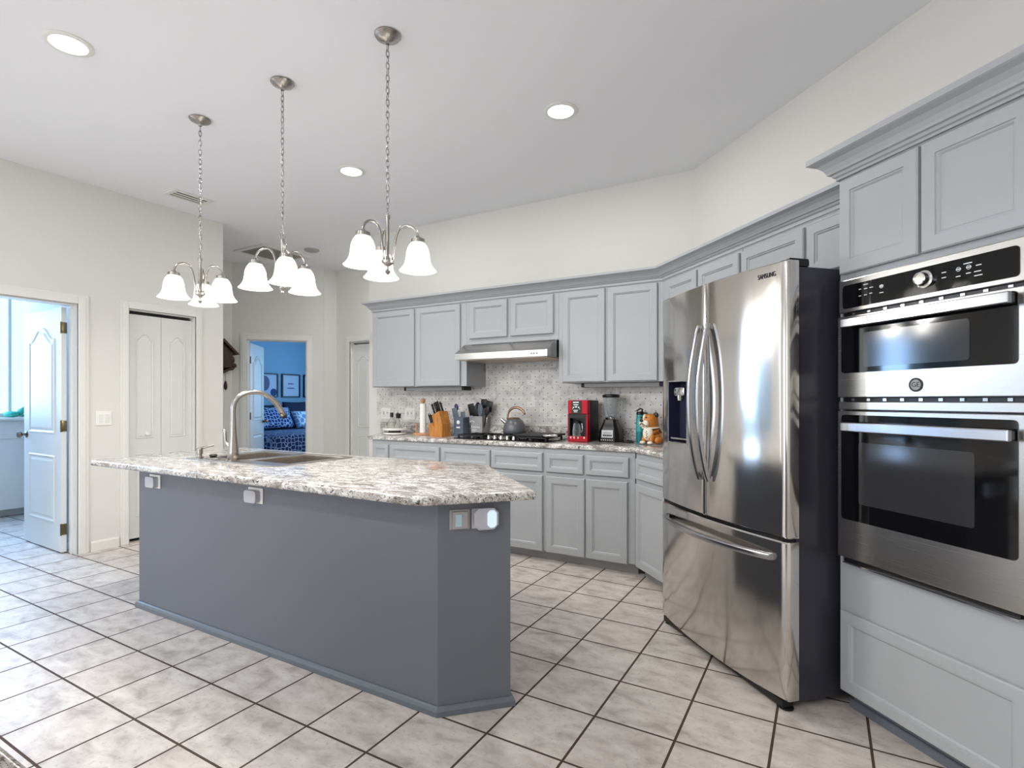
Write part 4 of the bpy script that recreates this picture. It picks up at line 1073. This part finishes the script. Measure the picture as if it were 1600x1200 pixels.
MB().lathe([(0.040, 0), (0.040, 0.003), (0.034, 0.006), (0, 0.006)], 28).build('base_ring', M['nickel'], fc, 40)
b = MB(); b.tube(bez((-0.015, -0.005, 0.06), (-0.05, -0.01, 0.085), (-0.062, -0.012, 0.105), (-0.060, -0.012, 0.13), 8) + bez((-0.060, -0.012, 0.13), (-0.058, -0.012, 0.15), (-0.066, -0.012, 0.17), (-0.075, -0.012, 0.182), 6)[1:], [0.020, 0.02, 0.019, 0.017, 0.014, 0.012, 0.010, 0.009, 0.0085, 0.0085, 0.009, 0.0095, 0.010, 0.011, 0.012], 14, flat=0.9); b.build('lever', M['nickel'], fc, 180)
# soap dispenser
sd = thing('soap_dispenser', 'short nickel soap pump on the left sink deck', 'soap dispenser', (-3.405, 1.968, IZ1 + 0.0068))
MB().lathe([(0.022, 0), (0.022, 0.004), (0.014, 0.008), (0.014, 0.022), (0.018, 0.026), (0.018, 0.058), (0.012, 0.062), (0, 0.063)], 20).build('pump', M['nickel'], sd, 40)
MB().tube([(0, 0, 0.058), (0.03, 0.03, 0.068), (0.06, 0.055, 0.076)], [0.008, 0.0065, 0.005], 10).build('nozzle', M['nickel'], sd, 180)
st = thing('sink_stopper', 'low round drain stopper lying between soap pump and faucet', 'stopper', (-3.28, 1.980, IZ1 + 0.0068))
MB().lathe([(0.046, 0), (0.048, 0.004), (0.036, 0.010), (0.012, 0.012), (0, 0.012)], 24).build('flange', M['chrome'], st, 40)
MB().lathe([(0.020, 0.0125), (0.024, 0.022), (0.018, 0.027), (0, 0.028)], 18).build('grip', M['black'], st, 40)

# outlets with plug-in night lights on the island
def island_plate(x, lab):
    o = thing('outlet_cover', lab, 'outlet', (x, 1.7298, 0.782), 0, 'outlets on the island front')
    MB().box(-0.058, 0.058, -0.006, 0, -0.040, 0.040, 0.003).build('cover_plate', M['white'], o)
    b = MB(); rrect(b, -0.052, 0.040, -0.034, 0.028, -0.034, -0.0061, 0.014); b.build('night_light', M['plate'], o, 40)
island_plate(-3.447, 'grey outlet with plugged-in sensor at left end of the island front')
island_plate(-2.497, 'grey outlet with plugged-in sensor at mid-length of the island front')
AD = math.atan2(0.214, 0.212)
def dpt(u): return (-1.342 + 0.212 * u, 1.730 + 0.214 * u)
p0 = dpt(0.30)
o = thing('outlet_cover', 'beige outlet with square unlit night light on the angled island end', 'outlet', (p0[0] + 0.0002, p0[1] - 0.0002, 0.782), AD)
MB().box(-0.044, 0.040, -0.006, 0, -0.041, 0.041, 0.003).build('cover_plate', M['plate2'], o)
MB().box(-0.032, 0.030, -0.018, -0.0061, -0.036, 0.034, 0.004).build('night_light', M['plate2'], o)
MB().box(-0.022, 0.004, -0.020, -0.0181, -0.026, 0.022, 0.002).build('sensor_lens', M['nightlens'], o)
p0 = dpt(0.64)
o = thing('outlet_cover', 'outlet with glowing blue-white eight-sided night light on angled island end', 'outlet', (p0[0] + 0.0002, p0[1] - 0.0002, 0.782), AD)
MB().box(-0.056, 0.044, -0.006, 0, -0.041, 0.041, 0.003).build('cover_plate', M['plate'], o)
def octo(x0, x1, z0, z1, k): return [(x0 + k, z0), (x1 - k, z0), (x1, z0 + k), (x1, z1 - k), (x1 - k, z1), (x0 + k, z1), (x0, z1 - k), (x0, z0 + k)]
b = MB(); b.rings([[(x, y, z) for x, z in octo(-0.050, 0.050, -0.042, 0.044, 0.018)] for y in (-0.0061, -0.030)]); b.build('night_light', M['plate'], o)
b = MB(); b.rings([[(x, y, z) for x, z in octo(0.004, 0.042, -0.034, 0.036, 0.011)] for y in (-0.0301, -0.034)]); b.build('lit_lens', M['nightlit'], o)

# near counter corner at the lower left of the view
pc = thing('breakfast_counter', 'corner of a pale granite counter at the lower left edge', 'countertop', (0, 0, 0))
b = MB(); slab(b, [(-2.4, -0.45), (-0.50, -0.45), (-0.50, 0.20), (-0.53, 0.232), (-2.4, 0.236)], 0.862, 0.90, 0.018); b.build('slab', M['granite'], pc, 50)
MB().box(-2.35, -0.62, -0.40, 0.10, 0.0005, 0.8615).build('cabinet_body', M['island'], pc)

# ---------------------------------------------------------------- counter-top objects
ZC = CZ1 + 0.0006
# two-tier tray with bottles
tr = thing('tiered_tray', 'white round two-tier turntable tray holding oil bottles', 'tray', (-3.63, 4.00, ZC))
b = MB(); b.lathe([(0, 0), (0.095, 0), (0.108, 0.008), (0.110, 0.022), (0.104, 0.022), (0.100, 0.010), (0, 0.010)], 36); b.build('lower_tier', M['white'], tr, 40)
b = MB(); b.cyl((0, 0, 0.0105), (0, 0, 0.040), 0.06, 20); b.build('spacer', M['iron'], tr, 40)
b = MB(); b.lathe([(0, 0.0405), (0.100, 0.0405), (0.112, 0.048), (0.113, 0.064), (0.107, 0.064), (0.103, 0.050), (0, 0.050)], 36); b.build('upper_tier', M['white'], tr, 40)
def oil(x, y, prof, cap, pour, lab):
    o = thing('oil_bottle', lab, 'bottle', (tr.location[0] + x, tr.location[1] + y, ZC + 0.0508), 0, 'oil bottles on the white tray')
    MB().lathe(prof, 20).build('glass', M['oil'], o, 50)
    zt = prof[-2][1] if prof[-1][0] == 0 else prof[-1][1]
    MB().lathe([(0, zt + 0.0005), (cap[0], zt + 0.0005), (cap[1], zt + cap[2]), (0, zt + cap[2])], 16).build('cap', M['black'], o, 40)
    if pour: MB().tube([(0, 0, zt + cap[2]), (0.002, 0, zt + cap[2] + 0.02), (0.012, 0, zt + cap[2] + 0.035)], 0.003, 8).build('pourer', M['chrome'], o, 180)
    return o
oil(-0.020, -0.02, [(0, 0), (0.034, 0), (0.036, 0.01), (0.036, 0.085), (0.028, 0.10), (0.014, 0.112), (0.014, 0.118), (0, 0.118)], (0.017, 0.016, 0.045), False, 'squat oil bottle with tall black cap, left on the white tray')
oil(0.012, 0.03, [(0, 0), (0.024, 0), (0.025, 0.08), (0.018, 0.11), (0.010, 0.125), (0.010, 0.14), (0, 0.14)], (0.012, 0.010, 0.02), True, 'slim oil bottle with thin metal pourer, at back of white tray')
oil(0.060, -0.015, [(0, 0), (0.042, 0), (0.042, 0.01), (0.020, 0.06), (0.013, 0.09), (0.013, 0.11), (0, 0.11)], (0.022, 0.026, 0.045), False, 'flared decanter with wide black stopper, right on the white tray')
o = thing('salt_shaker', 'small clear shaker with metal top at left front of the tray', 'shaker', (tr.location[0] - 0.062, tr.location[1] - 0.045, ZC + 0.0508))
MB().lathe([(0, 0), (0.018, 0), (0.016, 0.05), (0, 0.05)], 16).build('glass', M['oil'], o, 40); MB().lathe([(0.0165, 0.0505), (0.017, 0.062), (0.010, 0.07), (0, 0.071)], 16).build('cap', M['chrome'], o, 40)
# paper towel holder
pt = thing('paper_towel_holder', 'wooden paper towel stand with white roll and ball finial', 'paper towel holder', (-3.385, 4.13, ZC))
MB().lathe([(0, 0), (0.098, 0), (0.10, 0.008), (0.094, 0.016), (0, 0.016)], 36).build('base', M['bamboo'], pt, 40)
MB().cyl((-0.066, -0.02, 0.0165), (-0.066, -0.02, 0.115), 0.008, 12).build('arm', M['bamboo'], pt, 40)
MB().lathe([(0.012, 0.0175), (0.031, 0.0175), (0.031, 0.300), (0.012, 0.300)], 28, (0, 0, 0)).build('paper_roll', M['papertowel'], pt, 40)
MB().lathe([(0.008, 0.0165), (0.008, 0.305), (0.015, 0.306), (0.022, 0.318), (0.024, 0.332), (0.018, 0.348), (0, 0.354)], 20).build('post', M['bamboo'], pt, 50)
# knife block
kb = thing('knife_block', 'honey wood knife block full of black-handled knives', 'knife block', (-3.095, 4.02, ZC), math.radians(-8))
b = MB(); RX = Matrix.Rotation(R90, 4, 'X') @ Matrix.Identity(4)
def yzprism(b, pts, x0, x1): b.rings([[(x, y, z) for y, z in pts] for x in (x0, x1)]); return b
# body leans back: profile in x(z) plane seen from the front-left; extrude along y
def xzprism(b, pts, y0, y1): b.rings([[(x, y, z) for x, z in pts] for y in (y0, y1)]); return b
b = MB(); xzprism(b, [(-0.035, 0.0), (0.085, 0.0), (0.085, 0.115), (0.045, 0.235), (-0.05, 0.195), (-0.02, 0.11)], -0.055, 0.055)
b.build('block', M['kblock'], kb)
b = MB(); xzprism(b, [(-0.085, 0.0), (-0.036, 0.0), (-0.030, 0.085), (-0.045, 0.128), (-0.098, 0.108)], -0.05, 0.05); b.build('steak_knife_rack', M['kblock'], kb)
def knife(kx, ky, kz, L, rad):
    o = MB(); d = Vector((-0.42, 0.0, 0.9)).normalized(); p = Vector((kx, ky, kz)); e = p + d * L
    o.tube([p, p + d * L * 0.5, e], [rad, rad * 1.05, rad * 1.15], 10, up=(0, 1, 0), flat=0.7)
    h = o.build('knife_handle', M['utblack'], kb, 180)
    c = MB(); c.tube([e, e + d * 0.012], [rad * 1.16, rad * 0.9], 10, up=(0, 1, 0), flat=0.7); c.build('handle_cap', M['chrome'], h, 180)
for (kx, kz, row) in ((-0.028, 0.206, (-0.035, 0.0, 0.035)), (0.012, 0.223, (-0.036, -0.004, 0.032))):
    for ky in row: knife(kx, ky, kz + 0.002, 0.095 + 0.01 * (row.index(ky) % 2), 0.011)
for i in range(6): knife(-0.078 + 0.006, -0.040 + i * 0.016, 0.119, 0.085, 0.0058)
# blue-grey tin with grey utensils
tn = thing('utensil_tin', 'narrow blue-grey tin holding grey and purple utensils', 'tin', (-2.945, 4.155, ZC))
b = MB(); b.box(-0.052, 0.052, -0.05, 0.05, 0, 0.006); b.box(-0.052, -0.047, -0.05, 0.05, 0.006, 0.175); b.box(0.047, 0.052, -0.05, 0.05, 0.006, 0.175); b.box(-0.047, 0.047, -0.05, -0.045, 0.006, 0.175); b.box(-0.047, 0.047, 0.045, 0.05, 0.006, 0.175); b.build('can', M['tin'], tn)
b = MB(); b.box(-0.022, 0.018, -0.0512, -0.0502, 0.075, 0.088); b.lathe([(0.018, 0), (0.018, 0.001), (0, 0.001)], 18, (-0.002, -0.0502, 0.13), Matrix.Rotation(R90, 4, 'X')); b.build('printed_label', M['whiteink'], tn)
def utensil(parent_t, name, m, base, tip, hw_, hl, lab, grp, hm=None, kind='spatula'):
    base, tip = Vector(base), Vector(tip); d = (tip - base).normalized()
    o = thing(name, lab, 'utensil', parent_t.location + base, 0, grp)
    MB().tube([Vector((0, 0, 0)), (tip - base) - d * hl], 0.0055, 8).build('handle', hm or m, o, 180)
    q = Vector((0, 0, 1)).rotation_difference(d).to_matrix().to_4x4(); c = (tip - base) - d * hl * 0.5
    b = MB()
    if kind == 'spoon': b.sphere((0, 0, 0), hw_, 0.012, hl / 2, 18, 12)
    else: b.box(-hw_, hw_, -0.005, 0.005, -hl / 2, hl / 2, 0.0045)
    b.bm.transform(Matrix.Translation(c) @ q); b.build('head', m, o, 180 if kind == 'spoon' else 40)
    return o
G1, G2 = 'utensils in the blue-grey tin', 'black utensils in the grey crock'
utensil(tn, 'spatula', M['silgrey'], (-0.015, -0.01, 0.01), (-0.062, -0.03, 0.262), 0.030, 0.11, 'grey silicone spatula leaning left in the blue-grey tin', G1)
utensil(tn, 'whisk_brush', M['purple'], (-0.025, 0.02, 0.01), (-0.080, 0.02, 0.300), 0.022, 0.07, 'purple-headed utensil, tallest in the blue-grey tin', G1, None, 'spoon')
utensil(tn, 'spatula', M['silgrey'], (0.02, 0.01, 0.01), (0.0, 0.02, 0.225), 0.024, 0.08, 'shorter grey spatula at right in the blue-grey tin', G1)
# grey square crock
cr_ = thing('utensil_crock', 'grey square metal crock with white lettering', 'utensil holder', (-2.805, 4.262, ZC), math.radians(0))
hw = 0.062
b = MB(); b.box(-hw, hw, -hw, hw, 0, 0.006); b.box(-hw, -hw + 0.005, -hw, hw, 0.006, 0.185); b.box(hw - 0.005, hw, -hw, hw, 0.006, 0.185); b.box(-hw + 0.005, hw - 0.005, -hw, -hw + 0.005, 0.006, 0.185); b.box(-hw + 0.005, hw - 0.005, hw - 0.005, hw, 0.006, 0.185); b.build('can', M['crock'], cr_)
text('lettering', 'Kitchen', 0.034, M['whiteink'], cr_, (-0.012, -hw - 0.0008, 0.085), (R90, 0, 0), 0.0004, 0.095)
b = MB()
b.tube([(-0.05 + 0.022 * math.cos(a), -hw - 0.0006, 0.125 + 0.016 * math.sin(a)) for a in [PI * k / 10 for k in range(11)]], 0.0035, 6)
for (x0, x1, z) in ((-0.055, 0.0, 0.058), (-0.05, -0.005, 0.048), (-0.036, -0.02, 0.035)): b.box(x0, x1, -hw - 0.0012, -hw - 0.0002, z, z + 0.004)
b.build('printed_motif', M['whiteink'], cr_)
for (nm, bs_, tp_, w_, l_, kd, lab, mm) in (
    ('spatula', (-0.02, -0.02, 0.01), (-0.085, -0.04, 0.300), 0.034, 0.11, 's', 'black turner leaning far left in the grey crock', 'utblack'),
    ('serving_spoon', (-0.01, 0.02, 0.01), (-0.050, 0.03, 0.315), 0.030, 0.09, 'spoon', 'black serving spoon behind the turner in the grey crock', 'utblack'),
    ('slotted_turner', (0.0, -0.03, 0.01), (-0.035, -0.05, 0.285), 0.028, 0.11, 's', 'black slotted turner at centre left in the grey crock', 'utblack'),
    ('ladle', (0.02, 0.02, 0.01), (0.030, 0.02, 0.345), 0.032, 0.085, 's', 'black wide-headed utensil standing tallest in the grey crock', 'utblack'),
    ('spoon_spatula', (0.02, -0.03, 0.01), (0.030, -0.045, 0.305), 0.030, 0.13, 'spoon', 'dark grey spoon at the front right of the grey crock', 'silgrey'),
    ('pasta_server', (0.04, 0.0, 0.01), (0.110, 0.0, 0.325), 0.034, 0.10, 's', 'black utensil leaning far right in the grey crock', 'utblack'),
    ('basting_spoon', (0.04, -0.03, 0.01), (0.115, -0.04, 0.285), 0.026, 0.10, 'spoon', 'black spoon leaning right below the far right utensil in crock', 'utblack')):
    utensil(cr_, nm, M[mm], bs_, tp_, w_, l_, lab, G2, M['chrome'] if kd == 's' and nm != 'spatula' else None, 'spoon' if kd == 'spoon' else 'spatula')

# coffee maker
cm = thing('coffee_maker', 'red and black drip coffee maker on the back counter', 'coffee maker', (-1.719, 4.03, ZC))
cw = 0.086
b = MB(); b.box(-cw, cw, 0.06, 0.245, 0, 0.335, 0.008); b.build('housing', M['black'], cm)
b = MB()
b.box(-cw, cw, 0.0, 0.0598, 0, 0.045, 0.006); b.box(-cw, cw, 0.0, 0.0598, 0.222, 0.335, 0.006)
b.box(-cw, -cw + 0.008, 0.0, 0.0598, 0.045, 0.222); b.box(cw - 0.012, cw, 0.0, 0.0598, 0.045, 0.222)
b.build('front_shell', M['red'], cm)
MB().box(-0.052, 0.036, -0.003, -0.0003, 0.226, 0.330, 0.001).build('control_panel', M['black'], cm)
b = MB()
for (x, z, wd, hh) in ((-0.038, 0.312, 0.05, 0.010), (-0.034, 0.294, 0.042, 0.008), (-0.040, 0.272, 0.012, 0.010), (-0.022, 0.276, 0.020, 0.010), (0.006, 0.272, 0.012, 0.010), (-0.034, 0.250, 0.04, 0.006), (-0.044, 0.262, 0.006, 0.006), (0.016, 0.262, 0.006, 0.006), (-0.03, 0.238, 0.03, 0.006)): b.box(x, x + wd, -0.0042, -0.0031, z, z + hh)
b.build('buttons', M['whiteink'], cm)
b = MB(); b.box(-cw + 0.0205, cw - 0.0245, 0.050, 0.0595, 0.0455, 0.2215); b.box(-cw + 0.0082, -cw + 0.020, -0.002, 0.0595, 0.0455, 0.2215); b.box(cw - 0.024, cw - 0.0122, -0.002, 0.0595, 0.0455, 0.2215); b.box(-cw + 0.0205, cw - 0.0245, -0.002, 0.0495, 0.190, 0.2215); b.build('recess', M['black'], cm)
cf = MB().lathe([(0, 0.0455), (0.030, 0.0455), (0.034, 0.055), (0.034, 0.095), (0.028, 0.130), (0.024, 0.150), (0, 0.152)], 24, (-0.010, 0.010, 0)).build('carafe', M['clearjar'], cm, 50)
MB().lathe([(0.025, 0.1525), (0.026, 0.165), (0.016, 0.172), (0, 0.172)], 20, (-0.010, 0.010, 0)).build('carafe_lid', M['black'], cf, 40)
MB().tube([(0.018, 0.004, 0.148), (0.044, -0.010, 0.145), (0.050, -0.012, 0.10), (0.026, 0.002, 0.065)], 0.006, 8).build('carafe_handle', M['handle'], cf, 180)
b = MB()
for x in (-0.064, -0.034, 0.0, 0.052): b.box(x, x + 0.010, -0.0016, -0.0002, 0.026, 0.042)
b.build('base_marks', M['whiteink'], cm)

# blender
bl = thing('blender', 'black countertop blender with clear glass jar', 'blender', (-1.500, 4.205, ZC))
b = MB(); L = []
for (hw_, z) in ((0.086, 0.0), (0.088, 0.02), (0.085, 0.05), (0.078, 0.095), (0.062, 0.135), (0.052, 0.160), (0.050, 0.178)):
    k = hw_ * 0.35; L.append([(x, y, z) for x, y in octo(-hw_, hw_, -hw_ * 0.95, hw_ * 0.95, k)])
b.rings(L); b.build('motor_base', M['black'], bl, 30)
b = MB(); b.box(-0.05, 0.046, -0.0865, -0.083, 0.030, 0.092, 0.0015)
o = b.build('control_plate', M['handle'], bl); o.rotation_euler = (math.radians(-6), 0, 0); o.location = (0, -0.006, -0.004)
b = MB()
for i in range(5): b.box(-0.038 + i * 0.0155, -0.0255 + i * 0.0155, -0.0885, -0.0866, 0.042, 0.056)
b.box(-0.036, 0.034, -0.0875, -0.0866, 0.066, 0.070); b.build('button', M['ink'], o)
b = MB()
for i in range(6): b.box(-0.055 + i * 0.018, -0.047 + i * 0.018, -0.0866, -0.0836, 0.014, 0.020)
b.build('base_marks', M['whiteink'], bl)
b = MB(); b.lathe([(0.042, 0.1785), (0.046, 0.20), (0.054, 0.25), (0.062, 0.31), (0.066, 0.355), (0.062, 0.355), (0.058, 0.31), (0.050, 0.25), (0.042, 0.205), (0, 0.20)], 10, (0, 0, 0)); jr = b.build('jar', M['clearjar'], bl, 30)
MB().tube([(0.060, 0.01, 0.335), (0.092, 0.012, 0.325), (0.090, 0.012, 0.26), (0.056, 0.008, 0.225)], 0.008, 8).build('jar_handle', M['clearjar'], jr, 180)
MB().lathe([(0.068, 0.356), (0.071, 0.362), (0.069, 0.378), (0.05, 0.384), (0, 0.386)], 24).build('lid', M['black'], bl, 40)
MB().lathe([(0.044, 0.1786), (0.046, 0.192), (0.042, 0.198)], 20, (0, 0, 0), None, False).build('collar', M['handle'], bl, 40)
cd = MB().tube([(-1.41, 4.16, ZC + 0.004), (-1.36, 4.10, ZC + 0.004), (-1.30, 4.16, ZC + 0.004), (-1.36, 4.28, ZC + 0.004), (-1.40, 4.31, ZC + 0.004)], 0.004, 8).build('power_cord', M['black'], bl)
cd.matrix_parent_inverse = Matrix.Translation(-Vector(bl.location))
# teal bottle
wb = thing('water_bottle', 'tall teal sports bottle with dark flip lid beside the bulldog', 'bottle', (-1.268, 4.235, ZC))
MB().lathe([(0, 0), (0.033, 0), (0.034, 0.006), (0.034, 0.085), (0, 0.085)], 24).build('lower_sleeve', M['bottledark'], wb, 40)
MB().lathe([(0, 0.0855), (0.034, 0.0855), (0.034, 0.185), (0.030, 0.195), (0.031, 0.200), (0.031, 0.215), (0.028, 0.220), (0, 0.220)], 24).build('bottle', M['bottle'], wb, 40)
b = MB(); b.lathe([(0.031, 0.2205), (0.031, 0.236), (0.026, 0.244), (0, 0.246)], 24); b.tube([(0.012, 0, 0.244), (0.018, 0, 0.262), (0.0, 0, 0.268), (-0.02, 0, 0.256), (-0.03, 0, 0.250)], 0.007, 8); b.build('lid', M['black'], wb, 50)

# bulldog figurine: one ceramic body (skin-modified skeleton) facing left
dg = thing('bulldog_figurine', 'tan and white ceramic bulldog sitting on counter beside the fridge', 'figurine', (-1.135, 4.125, ZC), math.radians(-12))
dg.scale = (1.0, 1.0, 1.0)
def skin_mesh(name, verts, edges, radii, m, parent, sub=2):
    me = bpy.data.meshes.new(name); me.from_pydata(verts, edges, []); me.materials.append(m)
    o = bpy.data.objects.new(name, me); COL.objects.link(o)
    sk_ = o.modifiers.new('skin', 'SKIN'); 
    for i, r in enumerate(radii):
        sv = me.skin_vertices[0].data[i]; sv.radius = r if isinstance(r, tuple) else (r, r); sv.use_root = (i == 0)
    ss = o.modifiers.new('sub', 'SUBSURF'); ss.levels = sub; ss.render_levels = sub
    bpy.context.view_layer.update()
    ev = o.evaluated_get(bpy.context.evaluated_depsgraph_get()); m2 = bpy.data.meshes.new_from_object(ev)
    o.modifiers.clear(); o.data = m2
    for p in m2.polygons: p.use_smooth = True
    if not m2.materials: m2.materials.append(m)
    o.parent = parent
    return o
V = [(0.015, 0.01, 0.045), (0.0, 0.0, 0.09), (-0.012, -0.008, 0.125), (-0.016, -0.014, 0.160), (-0.018, -0.018, 0.190),   # rump, chest, neck, head
     (-0.040, -0.040, 0.070), (-0.050, -0.055, 0.012), (0.020, -0.050, 0.075), (0.016, -0.068, 0.012),                      # front legs
     (0.055, -0.020, 0.040), (0.048, -0.058, 0.012), (-0.030, 0.035, 0.040), (-0.045, 0.02, 0.012), (-0.018, -0.018, 0.218), (-0.018, -0.018, 0.232)]
E_ = [(4, 13), (13, 14), (0, 1), (1, 2), (2, 3), (3, 4), (1, 5), (5, 6), (1, 7), (7, 8), (0, 9), (9, 10), (0, 11), (11, 12)]
R_ = [0.066, 0.064, 0.058, 0.066, 0.070, 0.026, 0.024, 0.026, 0.024, 0.040, 0.022, 0.034, 0.018, 0.058, 0.036]
skin_mesh('body', V, E_, R_, M['dogtan'], dg)
b = MB(); b.sphere((-0.042, -0.062, 0.165), 0.034, 0.026, 0.026); b.sphere((-0.066, -0.052, 0.156), 0.022, 0.022, 0.028); b.sphere((-0.020, -0.074, 0.156), 0.022, 0.020, 0.028); b.sphere((-0.040, -0.058, 0.200), 0.013, 0.02, 0.030); b.build('muzzle', M['dogwhite'], dg, 180)
for (x, y) in ((-0.051, -0.072), (0.018, -0.086)): MB().sphere((x, y, 0.014), 0.022, 0.020, 0.013).build('paw', M['dogwhite'], dg, 180)
b = MB(); b.sphere((-0.052, -0.088, 0.180), 0.015, 0.010, 0.011); b.sphere((-0.020, -0.074, 0.204), 0.007); b.sphere((-0.066, -0.058, 0.202), 0.007); b.tube([(-0.074, -0.072, 0.148), (-0.050, -0.090, 0.160), (-0.026, -0.094, 0.148), (-0.006, -0.086, 0.138)], 0.003, 6); b.build('nose_and_eyes', M['dogblack'], dg, 180)
for (x, y, a) in ((-0.066, -0.002, 0.5), (0.034, -0.022, -0.5)):
    MB().sphere((x, y, 0.222), 0.022, 0.013, 0.022, 16, 10, Matrix.Rotation(a, 4, 'Y')).build('ear', M['dogblack'], dg, 180)
MB().sphere((-0.014, -0.056, 0.082), 0.042, 0.030, 0.056).build('chest', M['dogwhite'], dg, 180)
b = MB(); b.tube([(-0.016 + 0.062 * math.cos(2 * PI * k / 20), -0.010 + 0.060 * math.sin(2 * PI * k / 20), 0.128 + 0.006 * math.sin(2 * PI * k / 20)) for k in range(20)], 0.007, 8, True); b.build('collar', M['dogwhite'], dg, 180)
b = MB()
for (x, z) in ((-0.012, 0.10), (-0.016, 0.088), (-0.006, 0.082), (-0.012, 0.07), (-0.004, 0.058), (-0.014, 0.052)): b.sphere((x, -0.085, z), 0.0038)
b.build('chest_spots', M['dogblack'], dg, 180)

# ---------------------------------------------------------------- bedroom
bd = thing('bed', 'bed with navy and white lattice quilt seen through the bedroom doorway', 'bed', (0, 0, 0))
MB().box(-9.45, -7.48, 5.55, 7.6, 0.12, 0.60, 0.04, 3).build('mattress', M['navy'], bd)
b = MB(); b.box(-9.2, -7.44, 5.51, 7.64, 0.10, 0.70, 0.06, 4); b.build('quilt', M['quilt'], bd, 60)
MB().box(-9.60, -9.50, 5.45, 7.7, 0.1, 1.16, 0.03, 3).build('headboard', M['head'], bd)
def pillow(x, y, z, w_, h_, t_, tilt, m, lab):
    b = MB(); t = bmesh.new(); bmesh.ops.create_grid(t, x_segments=14, y_segments=14, size=1.0)
    fr_ = [v for v in t.verts]
    for v in fr_:
        u, w2 = v.co.x, v.co.y; hgt = ((1 - abs(u) ** 2.6) * (1 - abs(w2) ** 2.6)) ** 0.5
        v.co = Vector((hgt * t_ / 2, u * w_ / 2 * (1 - 0.05 * (1 - abs(w2))), w2 * h_ / 2 * (1 - 0.05 * (1 - abs(u)))))
    ge = bmesh.ops.duplicate(t, geom=list(t.verts) + list(t.edges) + list(t.faces))
    for v in [g_ for g_ in ge['geom'] if isinstance(g_, bmesh.types.BMVert)]: v.co.x = -v.co.x
    bmesh.ops.remove_doubles(t, verts=list(t.verts), dist=1e-4)
    b.merge(t); o = b.build('pillow', m, None, 180, loc=(x, y, z + h_ / 2 * math.cos(tilt) + t_ * 0.2), rot=(0, -tilt, 0))
    tag(o, lab, 'pillow', 'pillows on the bed')
pillow(-9.38, 6.38, 0.71, 0.62, 0.50, 0.16, 0.25, M['navy'], 'plain dark pillow against headboard, left side of the bed')
pillow(-9.38, 7.42, 0.71, 0.62, 0.50, 0.16, 0.25, M['navy'], 'plain dark pillow against headboard, right side of the bed')
pillow(-9.02, 6.55, 0.70, 0.95, 0.46, 0.18, 0.55, M['sham'], 'large lattice-patterned pillow at the front of the bed')
pillow(-8.90, 7.22, 0.70, 0.50, 0.36, 0.16, 0.5, M['sham2'], 'light patterned pillow at right front of the bed')
def framed(y, art, lab):
    o = thing('framed_print', lab, 'picture', (-9.618, y, 1.56), R90, 'three framed prints above the bed')
    # local x runs +Y, local y runs into the wall (-X)
    b = MB(); w_, h_, t = 0.22, 0.24, 0.024
    b.box(-w_, w_, -0.03, 0, h_ - t, h_); b.box(-w_, w_, -0.03, 0, -h_, -h_ + t); b.box(-w_, -w_ + t, -0.03, 0, -h_ + t, h_ - t); b.box(w_ - t, w_, -0.03, 0, -h_ + t, h_ - t)
    b.build('frame', M['frame'], o); MB().box(-w_ + t, w_ - t, -0.012, -0.004, -h_ + t, h_ - t).build('paper', M['paper'], o)
    RXZ = Matrix.Rotation(R90, 4, 'X')
    if art == 0:
        b = MB(); b.prism([(-0.08 + 0.11 * math.cos(a), 0.04 + 0.15 * math.sin(a)) for a in [2 * PI * k / 28 for k in range(28)]], 0.0125, 0.0135, RXZ); b.build('art_shape', M['artgrey'], o)
        b = MB(); b.prism([(0.12 + 0.075 * math.cos(a), -0.14 + 0.075 * math.sin(a)) for a in [2 * PI * k / 28 for k in range(28)]], 0.0125, 0.0135, RXZ); b.build('art_shape', M['artblue'], o)
    elif art == 1:
        b = MB()
        for (x0, x1, z) in ((-0.07, 0.06, 0.04), (-0.09, 0.08, -0.05)): b.box(x0, x1, -0.0132, -0.0124, z - 0.012, z + 0.012)
        b.build('art_lines', M['artgrey'], o)
    else:
        b = MB(); b.prism([(-0.02 + 0.10 * math.sin(PI * u) * (1 if s_ else -1) - 0.03 + 0.14 * u, 0.13 - 0.29 * u) for s_, us in ((0, range(0, 13)), (1, range(11, 0, -1))) for u in [k / 12 for k in us]], 0.0125, 0.0135, RXZ); b.build('art_shape', M['artblue'], o)
        b = MB(); b.prism([(0.13 + 0.06 * math.cos(a), 0.11 + 0.09 * math.sin(a)) for a in [2 * PI * k / 28 for k in range(28)]], 0.0125, 0.0135, RXZ); b.build('art_shape', M['artgrey'], o)
framed(6.92, 0, 'framed print with grey and blue rounded shapes, left above the bed')
framed(7.45, 1, 'framed print with two short lines, middle above the bed')
framed(7.98, 2, 'framed print with a blue leaf shape, right above the bed')
